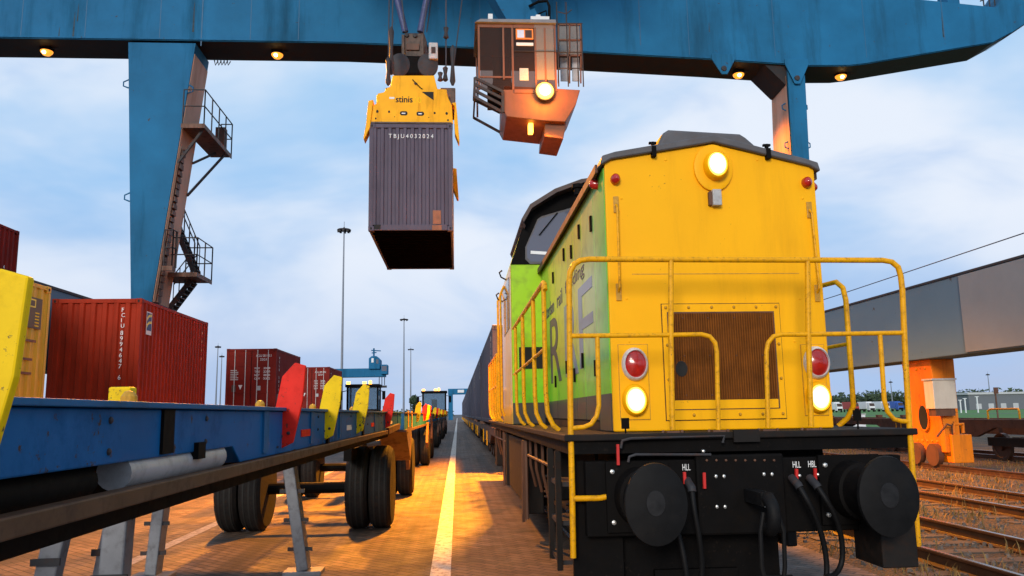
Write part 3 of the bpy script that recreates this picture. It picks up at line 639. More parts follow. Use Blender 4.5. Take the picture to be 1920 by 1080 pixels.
# draw hook and screw coupling
hk = MB().box(2.33, 2.43, 6.2, 6.58, 1.06, 1.16)
arc = [(2.38, 6.22-.11*math.sin(t)-.02, 1.12-.12*(1-math.cos(t))) for t in [i*PI/8 for i in range(0, 10)]]
hk.tube(arc, .05, 10)
hook = hk.build('draw_hook', M_buf, loco, smooth=True)
for dx in (-.09, .09):
    MB().tube([(2.38+dx*.6, 6.16, 1.02), (2.38+dx, 6.15, .88), (2.38+dx, 6.17, .62), (2.38+dx*.8, 6.17, .52)], .018, 8).build('coupling_link', M_buf, hook, smooth=True)
MB().tube([(2.24, 6.17, .52), (2.52, 6.17, .52)], .04, 10).tube([(2.38, 6.17, .5), (2.38, 6.18, .28)], .025, 8).build('coupling_screw', M_buf, hook, smooth=True)
# buffers
for px, py in ((1231, 946), (1668, 931)):
    p = at(px, py, Y=6.0)
    bp_ = MB().box(p.x-.26, p.x+.26, 6.60, 6.64, p.z-.28, p.z+.28).lathe((p.x, 0, p.z), [(6.60, .20), (6.42, .19), (6.41, .165), (6.18, .15)], 'y', 32, 1, 1.18).build('buffer', M_black, loco, smooth=True)
    MB().lathe((p.x, 0, p.z), [(6.20, .10), (6.07, .13), (6.045, .232), (6.02, .238), (6.0, .234), (5.985, .17), (5.978, .10), (5.975, .0)], 'y', 48, 1, 1.27).build('buffer_head', M_buf, bp_, smooth=True)
    MB().lathe((p.x-.01, 0, p.z+.01), [(5.982, .075), (5.973, .07), (5.971, 0)], 'y', 24, 1, 1.3).build('buffer_wear_patch', mat('wear_patch', (.016, .016, .017), .45, metal=.3, var=.4, scale=14, spec=.3), bp_, smooth=True)
    for dx in (-.21, .21):
        for dz in (-.2, .2):
            MB().lathe((p.x+dx, 6.60, p.z+dz), [(0, .02), (-.02, .018), (-.025, 0)], 'y', 8).build('bolt', M_bolt, bp_)
# stencilled letters and cocks
for s_, px, py, w in (('HLL', 1280, 882, 14), ('HLL', 1487, 877, 14), ('HBL', 1516, 876, 14)):
    a, b = at(px, py, Y=6.63), at(px+w, py-12, Y=6.63)
    txt(s_, (a.x, 6.635, a.z), (1, 0, 0), (0, 0, 1), b.z-a.z, 'stencil', M_white, hs, width=b.x-a.x)
for px, y0, y1 in ((1283, 885, 907), (1320, 886, 916), (1493, 879, 905), (1528, 878, 905), (1158, 833, 872)):
    a, b = at(px, y0, Y=6.55), at(px+1, y1, Y=6.55)
    MB().bar(a, b, .022, .022).build('cock_handle', M_red, hs)
for pts in ([(1162, 840), (1165, 826), (1180, 822), (1355, 817), (1352, 830)], [(1176, 866), (1178, 856), (1190, 852), (1330, 852)]):
    MB().tube([at(*q, Y=6.6)-Vector((0, .04, 0)) for q in pts], .012, 8).build('brake_pipe', M_steel, hs, smooth=True)
for px, py in ((1162, 902), (1163, 952), (1293, 898), (1320, 846), (1501, 892), (1536, 890), (1560, 890)):
    p = at(px, py, Y=6.60)
    MB().lathe((p.x, 6.64, p.z), [(0, .014), (-.03, .012), (-.034, 0)], 'y', 8).build('bolt', M_bolt, hs)
for q in ([(1297, 915), (1301, 955), (1312, 1010), (1318, 1078), (1305, 1130)], [(1268, 985), (1282, 1040), (1290, 1100)], [(1497, 910), (1512, 935), (1528, 965), (1546, 1020), (1552, 1075), (1542, 1105), (1520, 1110)],
          [(1531, 910), (1548, 935), (1566, 965), (1579, 1010), (1580, 1055), (1567, 1078), (1550, 1082)]):
    P = [at(x, y, Y=6.45-.06*math.sin(i*1.2)) for i, (x, y) in enumerate(q)]
    # smooth the chain
    for _ in range(2):
        R = [P[0]]
        for i in range(len(P)-1): R += [P[i]*.75+P[i+1]*.25, P[i]*.25+P[i+1]*.75]
        P = R+[P[-1]]
    MB().tube(P, .022, 10).build('air_hose', M_hose, hs, smooth=True)
    MB().tube([P[0]+Vector((0, .12, .05)), P[0], P[2]], .034, 10).build('hose_coupling', M_steel, hs, smooth=True)
# rail guards, plough, steps
pl = MB()
pl.box(1.02, 2.7, 6.86, 6.90, .22, .80).box(1.62, 2.32, 6.80, 6.858, .16, .5)
pl.build('plough', M_black, loco)
a, b = at(1650, 985, Y=6.3), at(1724, 1064, Y=6.3)
MB().box(a.x, b.x, 6.3, 6.75, b.z, a.z+.25).build('front_step', M_under, loco, bevel=.01)
MB().box(EX0+.06, 1.35, 6.75, 6.80, .22, 1.40).build('front_step_apron', M_black, loco)
st = MB().bar((EX0+.02, 7.35, 1.46), (EX0+.02, 7.35, .42), .05, .05).build('step_stringer', M_under, loco)
MB().bar((EX0+.02, 7.95, 1.46), (EX0+.02, 7.95, .42), .05, .05).build('step_stringer', M_under, loco)
for z in (.46, .80, 1.14):
    MB().box(EX0+.02, EX0+.30, 7.37, 7.93, z, z+.04).build('step', M_steel, st)
MB().box(EX0+.30, EX0+.33, 7.0, 8.3, .3, 1.45).build('step_backplate', M_black, loco)
# bogies: wheels, axle boxes, springs
for yb_ in (9.9, 18.6):
    bg = MB().box(1.30, 1.42, yb_-1.9, yb_+1.9, .62, .95).box(3.34, 3.46, yb_-1.9, yb_+1.9, .62, .95).box(1.42, 3.34, yb_-.25, yb_+.25, .55, .9)
    bgo = bg.build('bogie', M_under, loco, bevel=.02)
    for dy in (-1.15, 1.15):
        for x, sg in ((1.62, -1), (3.10, 1)):
            MB().lathe((x, yb_+dy, .5), [(-.06*sg, .30), (-.065*sg, .50), (0, .50), (.065*sg, .49), (.066*sg, .40), (.03*sg, .36), (.03*sg, .14), (.09*sg, .12), (.09*sg, 0)], 'x', 40).build('wheel', M_railst, bgo, smooth=True)
        for x in (1.22, 3.46):
            MB().box(x, x+.12, yb_+dy-.2, yb_+dy+.2, .36, .66).build('axle_box', M_under, bgo, bevel=.02)
            for k in (-.32, .32):
                pts = [(x+.06+.075*math.cos(t), yb_+dy+k+.075*math.sin(t), .62+.34*t/(2*PI*5)) for t in [i*2*PI/10 for i in range(51)]]
                MB().tube(pts, .017, 6).build('coil_spring', M_steel, bgo, smooth=True)
# under-floor boxes on the left side, picked out by the yard lamps
ub = MB().box(1.0, 1.5, 12.3, 15.9, .42, 1.40).build('fuel_tank', M_under, loco, bevel=.03)
for (y0, y1, z0, z1, x0) in ((8.45, 9.0, .9, 1.42, .98), (11.95, 12.2, .35, 1.42, .95), (16.1, 16.4, .4, 1.42, .96), (20.6, 21.4, .5, 1.42, .98)):
    MB().box(x0, x0+.3, y0, y1, z0, z1).build('equipment_box', M_under, loco, bevel=.02)
for y in (8.9, 9.6, 10.4, 11.2, 16.9, 17.8, 19.1, 20.2):
    MB().tube([(1.0, y, 1.44), (1.0, y, 1.1), (1.08, y+.15, .8)], .02, 6).build('drain_pipe', M_rustp, loco, smooth=True)
for ya_, yb2 in ((8.4, 11.9), (16.4, 20.6)): MB().tube([(.97, ya_, 1.25), (.97, yb2, 1.22)], .018, 6).build('side_pipe', M_rustp, loco, smooth=True)
for y in (11.4, 16.7):
    MB().tube([(.95, y, 1.42), (.95, y, .35)], .03, 6).build('sand_pipe', M_rustp, loco, smooth=True)
MB().bar((.93, 11.55, 1.42), (.93, 11.75, .28), .10, .04).build('sand_pipe', M_rustp, loco)

# handrails
HRY = 6.64
def rail(pts, name='handrail', Y=HRY, r=.0235, X=None, par=loco, m=None):
    P = [at(x, y, Y=Y) if X is None else at(x, y, X=X) for x, y in pts]
    return MB().tube(P, r, 10).build(name, m or M_rail, par, smooth=True)
rail([(1075, 1046), (1073, 920), (1070, 800), (1068, 640), (1067, 530), (1069, 510), (1077, 495), (1089, 488), (1105, 486), (1380, 487), (1655, 488), (1672, 491), (1684, 501), (1689, 518), (1692, 545), (1698, 680), (1706, 810), (1713, 910), (1722, 1024)], 'front_handrail', r=.0245)
rail([(1258, 489), (1258, 640), (1261, 806)], 'handrail_post'); rail([(1514, 490), (1516, 640), (1521, 800)], 'handrail_post')
rail([(1071, 630), (1258, 628), (1316, 627), (1331, 631), (1341, 643), (1344, 660), (1347, 806)], 'handrail_loop', r=.020)
rail([(1696, 624), (1516, 627), (1465, 627), (1450, 631), (1440, 643), (1437, 660), (1440, 802)], 'handrail_loop', r=.020)
rail([(1120, 632), (1123, 760), (1119, 780), (1109, 795), (1095, 801), (1074, 803)], 'handrail_loop', r=.020)
rail([(1650, 628), (1658, 750), (1664, 772), (1676, 786), (1692, 790), (1705, 790)], 'handrail_loop', r=.020)
rail([(1075, 935), (1125, 934), (1140, 931), (1148, 920)], 'handrail_stay', r=.024)
for px, py in ((1261, 804), (1347, 804), (1440, 800), (1521, 798)):
    p = at(px, py, Y=HRY); f_ = MB().box(p.x-.055, p.x+.055, HRY-.03, HRY+.03, FZ-.002, FZ+.014)
    for k in (-.08, .08): f_.lathe((p.x+k, HRY, FZ), [(0, .014), (.02, .013), (.022, 0)], 'z', 8)
    f_.build('post_foot', M_rustp, loco)
SX = .885
def spost(y, zt=3.10):
    return MB().tube([(SX, y, zt), (SX, y, 2.0), (SX+.01, y-.02, 1.80), (SX+.06, y-.04, 1.68), (SX+.12, y-.05, 1.625)], .025, 8).build('side_handrail_post', M_rail, loco, smooth=True)
for y in (8.05, 9.2, 10.75, 12.1): spost(y)
MB().tube([(SX, 7.9, 3.02), (SX, 7.95, 3.09), (SX, 8.05, 3.12), (SX, 12.5, 3.12)], .025, 8).build('side_handrail', M_rail, loco, smooth=True)
MB().tube([(SX, 8.05, 2.44), (SX, 12.5, 2.40)], .019, 8).build('side_handrail', M_rail, loco, smooth=True)
for y in (17.9, 18.9, 20.0, 21.2, 22.4): spost(y)
MB().tube([(SX, 17.9, 3.12), (SX, 22.4, 3.12)], .025, 8).build('side_handrail', M_rail, loco, smooth=True)
MB().tube([(SX, 17.9, 2.42), (SX, 22.4, 2.42)], .02, 8).build('side_handrail', M_rail, loco, smooth=True)
SX = EX1-.03
MB().tube([(SX, 12.0, 3.08), (SX, 8.2, 3.08), (SX, 7.75, 3.06), (SX, 7.62, 2.98), (SX, 7.58, 2.85), (SX+.01, 7.62, 1.82), (SX-.02, 7.7, 1.70), (SX-.10, 7.74, 1.625)], .026, 10).build('side_handrail', M_rail, loco, smooth=True)
for y in (8.45, 10.0, 11.6):
    MB().tube([(SX, y, 3.08), (SX, y, 1.85), (SX-.03, y, 1.70), (SX-.10, y, 1.625)], .024, 8).build('side_handrail_post', M_rail, loco, smooth=True)
MB().tube([(SX, 12.0, 2.42), (SX, 7.60, 2.42)], .02, 8).build('side_handrail', M_rail, loco, smooth=True)

# ------------------------------------------------------------------ containers
def container(label, W, Lg, H, m, doors=False, group=None, pitch=.28, epitch=.26, name='shipping_container', floor=True):
    """long axis y, origin at the middle of the base, near end at -y"""
    r = thing(name, label, 'container', (0, 0, 0), group); r['_base'] = (0, 0, 0)
    w, l = W/2, Lg/2
    f = MB()
    for sx in (-1, 1):
        for sy in (-1, 1):
            x, y = sx*w, sy*l
            f.box(min(x, x-sx*.13), max(x, x-sx*.13), min(y, y-sy*.10), max(y, y-sy*.10), .145, H-.145)
        x = sx*(w-.004)
        f.box(min(x, x-sx*.07), max(x, x-sx*.07), -l+.18, l-.18, .02, .17); f.box(min(x, x-sx*.07), max(x, x-sx*.07), -l+.18, l-.18, H-.10, H-.01)
    for sy in (-1, 1):
        y = sy*(l-.004)
        f.box(-w+.17, w-.17, min(y, y-sy*.08), max(y, y-sy*.08), .02, .19); f.box(-w+.17, w-.17, min(y, y-sy*.08), max(y, y-sy*.08), H-.13, H-.01)
    fr = f.build('frame', m, r, bevel=.008)
    c = MB()
    for sx in (-1, 1):
        for sy in (-1, 1):
            for z in (0, H-.145):
                x, y = sx*(w+.004), sy*(l+.004); c.box(min(x, x-sx*.17), max(x, x-sx*.17), min(y, y-sy*.18), max(y, y-sy*.18), z, z+.145)
    cs = c.build('corner_castings', m, fr, bevel=.012)
    h = MB()
    for sx in (-1, 1):
        for z in (.07, H-.075):
            h.lathe((sx*(w-.08), -l-.006, z), [(0, .034), (.003, .034)], 'y', 14, .8, 1.3)
            for sy in (-1, 1): h.lathe((sx*(w+.006), sy*(l-.09), z), [(0, .034), (-sx*.003, .034)], 'x', 14, 1.2, 1)
    h.build('casting_holes', M_grout, fr)
    for sx in (-1, 1):
        MB().corr((sx*(w-.012), -l+.095), (sx*(w-.012), l-.095), .165, H-.095, (sx, 0), .04, pitch).build('side_panel', m, r)
    MB().corr((w-.125, l-.014), (-w+.125, l-.014), .185, H-.125, (0, 1), .045, epitch).build('end_panel', m, r)
    if not doors:
        MB().corr((-w+.125, -l+.014), (w-.125, -l+.014), .185, H-.125, (0, -1), .05, epitch, .36, .12).build('end_panel', m, r)
    else:
        for sx in (-1, 1):
            x0, x1 = (-w+.13, -.012) if sx < 0 else (.012, w-.13)
            d = MB().box(x0, x1, -l+.012, -l+.05, .195, H-.135)
            for z in (.3, H*.27, H*.5, H*.73, H-.3):
                d.box(x0+.05, x1-.05, -l-.002, -l+.0125, z-.07, z+.07)
            dd = d.build('door', m, r, bevel=.008)
            for fx in (.27, .75):
                x = x0+(x1-x0)*fx
                MB().tube([(x, -l-.022, .12), (x, -l-.022, H-.07)], .018, 8).build('locking_bar', M_silver, dd, smooth=True)
                MB().bar((x, -l-.03, H*.29), (x+.32*(1 if fx < .5 else -1), -l-.03, H*.285), .02, .03).build('door_handle', m, dd)
            MB().box(x0-.004, x0+.008, -l+.005, -l+.02, .2, H-.14).build('door_gasket', M_grout, dd)
    MB().box(-w+.06, w-.06, -l+.09, l-.09, H-.05, H-.025).build('roof', m, r)
    if floor:
        u = MB().box(-w+.065, w-.065, -l+.085, l-.085, .10, .13)
        y = -l+.3
        while y < l-.2: u.box(-w+.068, w-.068, y, y+.05, .03, .0995); y += .4
        u.build('floor', M_floor, r)
    return r, w, l, H
def put(r, loc, label=None):
    r.location = loc
    if label: r['label'] = label

# hanging slate container: x -2.60..-.10, y 23.3..29.8, z 7.2..10.52
hc, w, l, H = container('slate grey container hanging in the air from the yellow spreader', 2.50, 6.5, 3.32, M_cgrey, pitch=.28, epitch=.215)
txt('TBJU4032024', (-w+.58, -l-.002, H-.50), (1, 0, 0), (0, 0, 1), .17, 'lettering', M_white, hc, width=1.34, spacing=1.5)
MB().box(w-.60, w-.36, -l-.002, -l+.012, .20, .62).box(w-.62, w-.34, -l-.006, -l-.0035, .02, .17).build('repair_patch', mat('patch_orange', (.27, .085, .03), .6, var=.3, scale=6), hc)
MB().box(-w+.175, -w+.36, -l-.006, -l-.0042, .05, .185).build('forklift_notch', M_grout, hc)
put(hc, (-1.35, 23.3+3.25, 7.2))

# red containers on the far lane (right faces at x = -8.87)
c1, w, l, H = container('bright red container with corrugated blank end and navy and yellow emblem', 2.44, 6.1, 3.1, M_cred, pitch=.285, epitch=.30)
for i, ch in enumerate('FCIU'):
    txt(ch, (w-.53, -l-.002, 2.72-i*.15), (1, 0, 0), (0, 0, 1), .11, 'lettering', M_white, c1)
for i, ch in enumerate('8994647 6'):
    if ch != ' ': txt(ch, (w-.53, -l-.002, 2.06-i*.155), (1, 0, 0), (0, 0, 1), .12, 'lettering', M_white, c1)
em = MB().box(w-.001, w+.004, -l+.42, -l+.82, 2.12, 2.78).build('emblem', M_paper, c1)
MB().box(w+.0045, w+.006, -l+.45, -l+.79, 2.24, 2.75).build('emblem_ground', M_navy, em)
for k in (0, 1):
    z = 2.40+k*.2
    MB().prism([(-l+.45, z-.1), (-l+.56, z+.02), (-l+.79, z+.06), (-l+.79, z+.13), (-l+.56, z+.09), (-l+.45, z)], 'x', w+.0062, w+.008).build('emblem_stripe', M_yello, em)
for i in range(8):
    MB().box(w-.001, w+.003, l-.66+.03*(i % 2), l-.60, 2.62-i*.15, 2.70-i*.15).build('side_mark', M_pred if i % 2 else M_poran, c1)
put(c1, (-10.09, 23.0+3.05, 2.09))
def doormarks(r, w, l, H, top, k):
    txt(top, (.22, -l-.003, H-.42), (1, 0, 0), (0, 0, 1), .12, 'lettering', M_white, r, width=.75)
    txt('22G1', (.42, -l-.003, H-.60), (1, 0, 0), (0, 0, 1), .11, 'lettering', M_white, r)
    for j, (a_, b_) in enumerate((('MGW', '30480'), ('TARE', '2200'), ('NET', '28280'), ('CU.M', '33.2'))):
        txt(a_, (.17, -l-.003, 2.02-j*.17), (1, 0, 0), (0, 0, 1), .10, 'lettering', M_white, r, width=.25)
        txt(b_, (.60, -l-.003, 2.02-j*.17), (1, 0, 0), (0, 0, 1), .10, 'lettering', M_white, r, width=.32)
    MB().prism([(-.60, 1.25), (-.40, 1.25), (-.50, 1.02)], 'y', -l-.006, -l-.003).build('warning_triangle', M_paper, r)
    MB().box(.28, .48, -l-.006, -l-.003, .98, 1.2).build('plate', M_gbox, r)
    MB().box(-.92, -.72, -l-.006, -l-.003, .92, 1.25).build('plate', M_sleep, r)
    m = MB()
    for i in range(6): m.box(-1.0, -.66+(.04 if i % 3 else -.03), -l-.006, -l-.003, 1.95-i*.09, 1.99-i*.09)
    m.build('owner_text_panel', M_gbox, r)
    for i, ch in enumerate(k):
        if ch != ' ': txt(ch, (w+.001, -l+.62, H-.5-i*.2), (0, 1, 0), (0, 0, 1), .13, 'lettering', M_white, r)
c2, w, l, H = container('maroon container with doors shut, second of the red row on trailers', 2.44, 6.1, 3.05, M_cred2, doors=True)
doormarks(c2, w, l, H, 'ACLU 281190 3', 'ACLU 2811')
put(c2, (-10.2, 40.6+3.05, 2.16))
c3 = copy_tree(c2, loc=(-10.15, 57+3.05, 2.2), label='smaller looking maroon container with doors, farthest of the red row on trailers')
for o in (c1, c2, c3): o['group'] = 'red containers on trailers'
# yellow container left
cy, w, l, H = container('yellow container with a dark data panel at the left picture edge', 2.44, 9.0, 2.75, M_cyel, pitch=.30)
dp = MB().box(w-.008, w+.004, l-1.55, l-.35, 1.75, 2.42).build('data_panel', mat('panel_dark', (.10, .055, .012), .5, var=.2, scale=6), cy)
MB().box(w+.0042, w+.006, l-1.02, l-.62, 2.20, 2.38).build('panel_logo', M_yello, dp)
MB().box(w+.0062, w+.0075, l-.98, l-.66, 2.23, 2.35).build('logo_field', mat('panel_dark', (0, 0, 0)), dp)
m = MB()
for i in range(5):
    m.box(w+.0042, w+.006, l-1.48, l-.95-.05*(i % 2), 2.08-i*.07, 2.105-i*.07); m.box(w+.0042, w+.006, l-.62, l-.45, 2.08-i*.07, 2.105-i*.07)
m.build('panel_text', M_pyel, dp)
for i, (y0, y1, z) in enumerate(((l-1.5, l-.5, 1.45), (l-1.35, l-.6, 1.05), (l-1.35, l-.6, .75))):
    MB().box(w-.008, w+.003, y0, y1, z, z+.05).build('side_stripe', M_cabbr, cy)
put(cy, (-10.4, 18.6-4.5, 2.05))
# stack at the far left
st0, w, l, H = container('dark red container on top of the stack at the left picture edge', 2.44, 6.1, 3.0, M_cred2, group='red containers stacked at the left')
for i, ch in enumerate('4310'):
    txt(ch, (w+.001, l-.85, 1.5-i*.2), (0, 1, 0), (0, 0, 1), .13, 'lettering', M_white, st0)
P = at(37, 434, Y=29.0)
put(st0, (P.x-1.22, 29-3.05, P.z-3.0))
copy_tree(st0, loc=(P.x-1.22, 29-3.05, P.z-6.0), label='dark red container in the middle of the left stack')
copy_tree(st0, loc=(P.x-1.22, 29-3.05, max(0, P.z-9.0)), label='dark red container at the bottom of the left stack')

# train of charcoal containers on flat wagons behind the locomotive
tc0, w, l, H = container('charcoal container on the first flat wagon behind the locomotive', 2.44, 12.2, 3.12, M_ctrain, group='charcoal containers on the train', pitch=.3)
for i, ch in enumerate('MSKU'):
    txt(ch, (-w-.001, -l+.9+.35, 2.7-i*.22), (0, -1, 0), (0, 0, 1), .16, 'lettering', M_gbox, tc0)
def flat_wagon(Lg):
    r = thing('flat_wagon', 'rusty flat wagon', 'wagon', (0, 0, 0)); r['_base'] = (0, 0, 0); l = Lg/2
    f = MB()
    for x in (-1.2, 1.05): f.prism([(-l, 1.10), (-l+2.6, 1.10), (-l+3.6, .78), (l-3.6, .78), (l-2.6, 1.10), (l, 1.10), (l, 1.36), (-l, 1.36)], 'x', x, x+.15)
    for y in [-l+i*(Lg-.15)/9 for i in range(10)]: f.box(-1.048, 1.048, y, y+.15, 1.14, 1.34)
    fr = f.build('frame', M_wagon, r)
    for sx in (-1, 1):
        for sy in (-1, 1):
            MB().box(sx*1.17-.1, sx*1.17+.1, sy*(l-.55)-.12, sy*(l-.55)+.12, 1.362, 1.47).build('container_lock', M_rustp, fr)
    for sy in (-1, 1):
        b = MB().box(-1.02, -.9, sy*(l-2)-1.25, sy*(l-2)+1.25, .5, .78).box(.9, 1.02, sy*(l-2)-1.25, sy*(l-2)+1.25, .5, .78).box(-.9, .9, sy*(l-2)-.2, sy*(l-2)+.2, .5, .8).build('bogie', M_under, r)
        for dy in (-.9, .9):
            for sx in (-1, 1):
                MB().lathe((sx*.76, sy*(l-2)+dy, .46), [(-.06*sx, .46), (.06*sx, .45), (.061*sx, .36), (.03*sx, .33), (.03*sx, .12), (.1*sx, .1), (.1*sx, 0)], 'x', 28).build('wheel', M_railst, b, smooth=True)
        for sx in (-1, 1):
            MB().lathe((sx*.88, sy*l, 1.12), [(-sy*.05, .1), (sy*.35, .09), (sy*.36, .2), (sy*.40, .2), (sy*.41, 0)], 'y', 20).build('buffer', M_black, r, smooth=True)
    for y in (-l+4.2, l-4.6):
        MB().tube([(-1.28, y, 1.2), (-1.28, y, .7), (-1.28, y+.35, .7), (-1.28, y+.35, 1.2)], .015, 6).build('shunter_step', M_rail, r)
    return r
fw = flat_wagon(12.6)
NW = 13
for i in range(NW):
    y = 24.9+6.3+i*13.5
    ordn = ['first', 'second', 'third', 'fourth', 'fifth', 'sixth', 'seventh', 'eighth', 'ninth', 'tenth', 'eleventh', 'twelfth', 'thirteenth'][i]
    lab = ordn+' rusty flat wagon behind the locomotive, carrying a charcoal container'
    if i == 0: fw.location = (2.33, y, 0); fw['label'] = lab; fw['group'] = 'flat wagons of the train'
    else: copy_tree(fw, loc=(2.33, y, 0), label=lab)
    lab = 'charcoal container on the '+ordn+' flat wagon behind the locomotive'
    if i == 0: put(tc0, (2.33, y+.15, 1.47), lab)
    else: copy_tree(tc0, loc=(2.33, y+.15, 1.47), label=lab)

# flat wagons in the weeds on the right
rw = copy_tree(fw, loc=(18.6, 29, -.02), label='empty rusty flat wagon standing in the weeds behind the orange crane foot', group='empty flat wagons on the right')
rw2 = copy_tree(fw, loc=(18.6, 42.6, -.02), label='empty rusty flat wagon coupled behind the one in the weeds', group='empty flat wagons on the right')
y = 24.1
MB().tube([(17.45, y, 1.36), (17.45, y, 1.62), (17.5, y+.1, 1.68), (17.5, y+1.4, 1.68), (17.45, y+1.5, 1.62), (17.45, y+1.5, 1.36)], .03, 8).build('brake_rail', M_rail, rw, base=(18.6, 29, -.02)).location = (0, 0, 0)

# ------------------------------------------------------------------ yard trailers
def wheelset(par, xr, y, zr, n=2, w=.34, side=1, base=None):
    """dual tyres; outer edge at xr, going inward by side"""
    for k in range(n):
        xo = xr-side*k*(w+.03)
        t = MB().lathe((xo, y, zr), [(-side*w, zr*.55), (-side*w, zr*.90), (-side*(w-.05), zr*.985), (-side*w*.5, zr), (-side*.05, zr*.985), (0, zr*.90), (0, zr*.55)], 'x', 48).build('tyre', M_tyre, par, smooth=True)
        g = MB()
        for q in (.25, .5, .75):
            g.lathe((xo, y, zr), [(-side*(w*q-.012), zr*1.002), (-side*(w*q+.012), zr*1.002)], 'x', 48)
        g.build('tread_groove', M_grout, t)
        if k == 0:
            MB().lathe((xo, y, zr), [(-side*.02, zr*.56), (-side*.03, zr*.50), (-side*.12, zr*.40), (-side*.12, zr*.22), (-side*.02, zr*.18), (-side*.02, 0)], 'x', 32).build('rim', M_rim, t, smooth=True)
def paddle(par, y, m, base_x=-1.08, name='guide_marker'):
    xs = base_x
    pl = [(xs-.085, 1.585), (xs+.03, 1.64), (xs+.085, 1.90), (xs+.10, 2.13), (xs+.03, 2.15), (xs-.05, 2.06), (xs-.085, 1.87)]
    o = MB().prism(pl, 'y', y, y+.03).build(name, m, par, bevel=.006)
    MB().bar((xs-.06, y+.05, 1.62), (xs-.06, y+.05, 1.95), .05, .05).build('marker_bracket', M_steel, o)
    for dx, z in ((-.045, 1.68), (-.045, 1.84), (.0, 1.70)):
        MB().lathe((xs+dx, y, z), [(0, .012), (-.006, .011), (-.010, 0)], 'y', 8).build('bolt', M_steel, o)
    return o
def twist(par, x, y, m=None):
    MB().box(x-.05, x+.05, y-.06, y+.06, 1.863, 1.875).lathe((x, y, 1.875), [(0, .032), (.02, .032), (.04, .018), (.045, 0)], 'z', 12).build('twistlock', m or M_ybolt, par)

XR, XL = -1.12, -3.78
t1 = thing('yard_trailer', 'long low blue skeletal trailer in the left foreground with red and yellow markers', 'trailer', (-2.45, 1, 0), 'trailers of the yard train')
Y0, Y1 = .9, 16.2
f = MB()
for x0, x1 in ((XR-.10, XR), (XL, XL+.10)):
    f.prism([(Y0, 1.66), (4.15, 1.66), (4.3, 1.575), (13.0, 1.575), (13.1, 1.60), (Y1, 1.60), (Y1, 1.838), (Y0, 1.838)], 'x', x0, x1)
for y in (Y0, 4.2, 8.0, 12.0, 15.9): f.box(XL+.1, XR-.1, y, y+.2, 1.60, 1.80)
fo = f.build('frame', M_tblue, t1, bevel=.006)
MB().box(XR-.35, XR+.025, Y0, Y1, 1.84, 1.862).box(XL-.025, XL+.35, Y0, Y1, 1.84, 1.862).build('top_flange', M_tblue2, fo, bevel=.004)
MB().box(XR-.03, XR+.03, Y0, 13.4, 1.515, 1.572).box(XL-.03, XL+.1, Y0, 13.4, 1.515, 1.572).build('bottom_flange', M_flange, fo, bevel=.006)
MB().box(XR-.55, XR-.14, Y0, Y1, 1.42, 1.72).box(XL+.35, XL+.75, Y0, Y1, 1.42, 1.72).build('inner_beam', M_black, fo)
for y in (3.15, 4.75, 6.25, 7.75, 11.0, 15.2):
    MB().box(XR-.02, XR+.012, y, y+.12, 1.60 if y > 4.3 else 1.67, 1.837).build('stiffener', M_tblue2 if y > 4 else M_black, fo)
MB().tube([(XR-.06, 2.9, 1.62), (XR-.06, 4.05, 1.62)], .06, 20).build('air_tank', M_tank, t1, smooth=True)
MB().tube([(XR-.08, 1.5, 1.61), (XR-.08, 2.7, 1.61)], .055, 16).build('air_tank', M_black, t1, smooth=True)
for y, mm in ((1.88, M_pyel), (5.28, M_pred), (6.94, M_pyel), (9.1, M_pyel), (12.7, M_pred)): paddle(t1, y, mm)
for y in (3.4, 5.6, 7.6, 10.4, 14.8): twist(t1, XL+.2, y, M_poran); twist(t1, XR-.22, y)
p = at(226, 745, Y=3.8)
MB().box(p.x-.05, p.x+.05, 3.78, 3.86, 1.862, 1.95).build('guide_block', M_pyel, t1, bevel=.01)
ax = MB().tube([(XL+.3, 13.65, .65), (XR-.3, 13.65, .65)], .09, 14).box(XR-.62, XR-.50, 12.6, 14.7, 1.12, 1.30).box(XL+.50, XL+.62, 12.6, 14.7, 1.12, 1.30).box(XR-.62, XR-.50, 12.75, 12.95, 1.3, 1.56).box(XR-.62, XR-.50, 14.4, 14.6, 1.3, 1.56).build('axle', M_black, t1)
wheelset(ax, -1.07, 13.65, .655); wheelset(ax, -3.79, 13.65, .655, side=-1)
for x in (XR-.66, XL+.02):
    g = MB()
    g.tube([(x+.3-.3, 12.85, 1.54), (x+.0, 14.9, 1.54)], .03, 6)
    g.build('guard_rail', M_flange, t1)
mud = MB().bar((XR-.05, 14.75, 1.52), (XR-.05, 16.0, .95), .5, .03).build('mudguard', M_rustp, t1)
MB().bar((XR+.02, 12.9, 1.56), (XR+.02, 15.3, 1.60), .05, .10).build('side_rail', M_flange, t1)
for z, y0, y1 in ((1.60, 4.6, 12.6), (1.56, 5.2, 12.2)):
    P = [(XR-.02+.012*math.sin(i*2.1), y0+(y1-y0)*i/14, z+.018*math.sin(i*1.3)) for i in range(15)]
    MB().tube(P, .012, 6).build('air_line', M_hose, fo, smooth=True)
for y in (2.7, 3.7, 5.6, 6.6, 8.6, 10.2, 12.0):
    for z in (1.70, 1.80):
        MB().lathe((XR, y, z), [(0, .012), (.006, .011), (.010, .004), (.0105, 0)], 'x', 8).build('frame_bolt', M_steel, fo)
for y, m_ in ((5.9, M_pred), (8.3, M_paper), (10.6, M_pred), (13.6, M_paper)):
    MB().box(XR+.0005, XR+.006, y, y+.35, 1.66, 1.71).build('reflector', m_, fo)
for y in (3.55, 7.0, 9.6):
    MB().box(XR-.02, XR+.02, y, y+.10, 1.63 if y < 4.2 else 1.575, 1.70).build('cable_clip', M_black, fo)
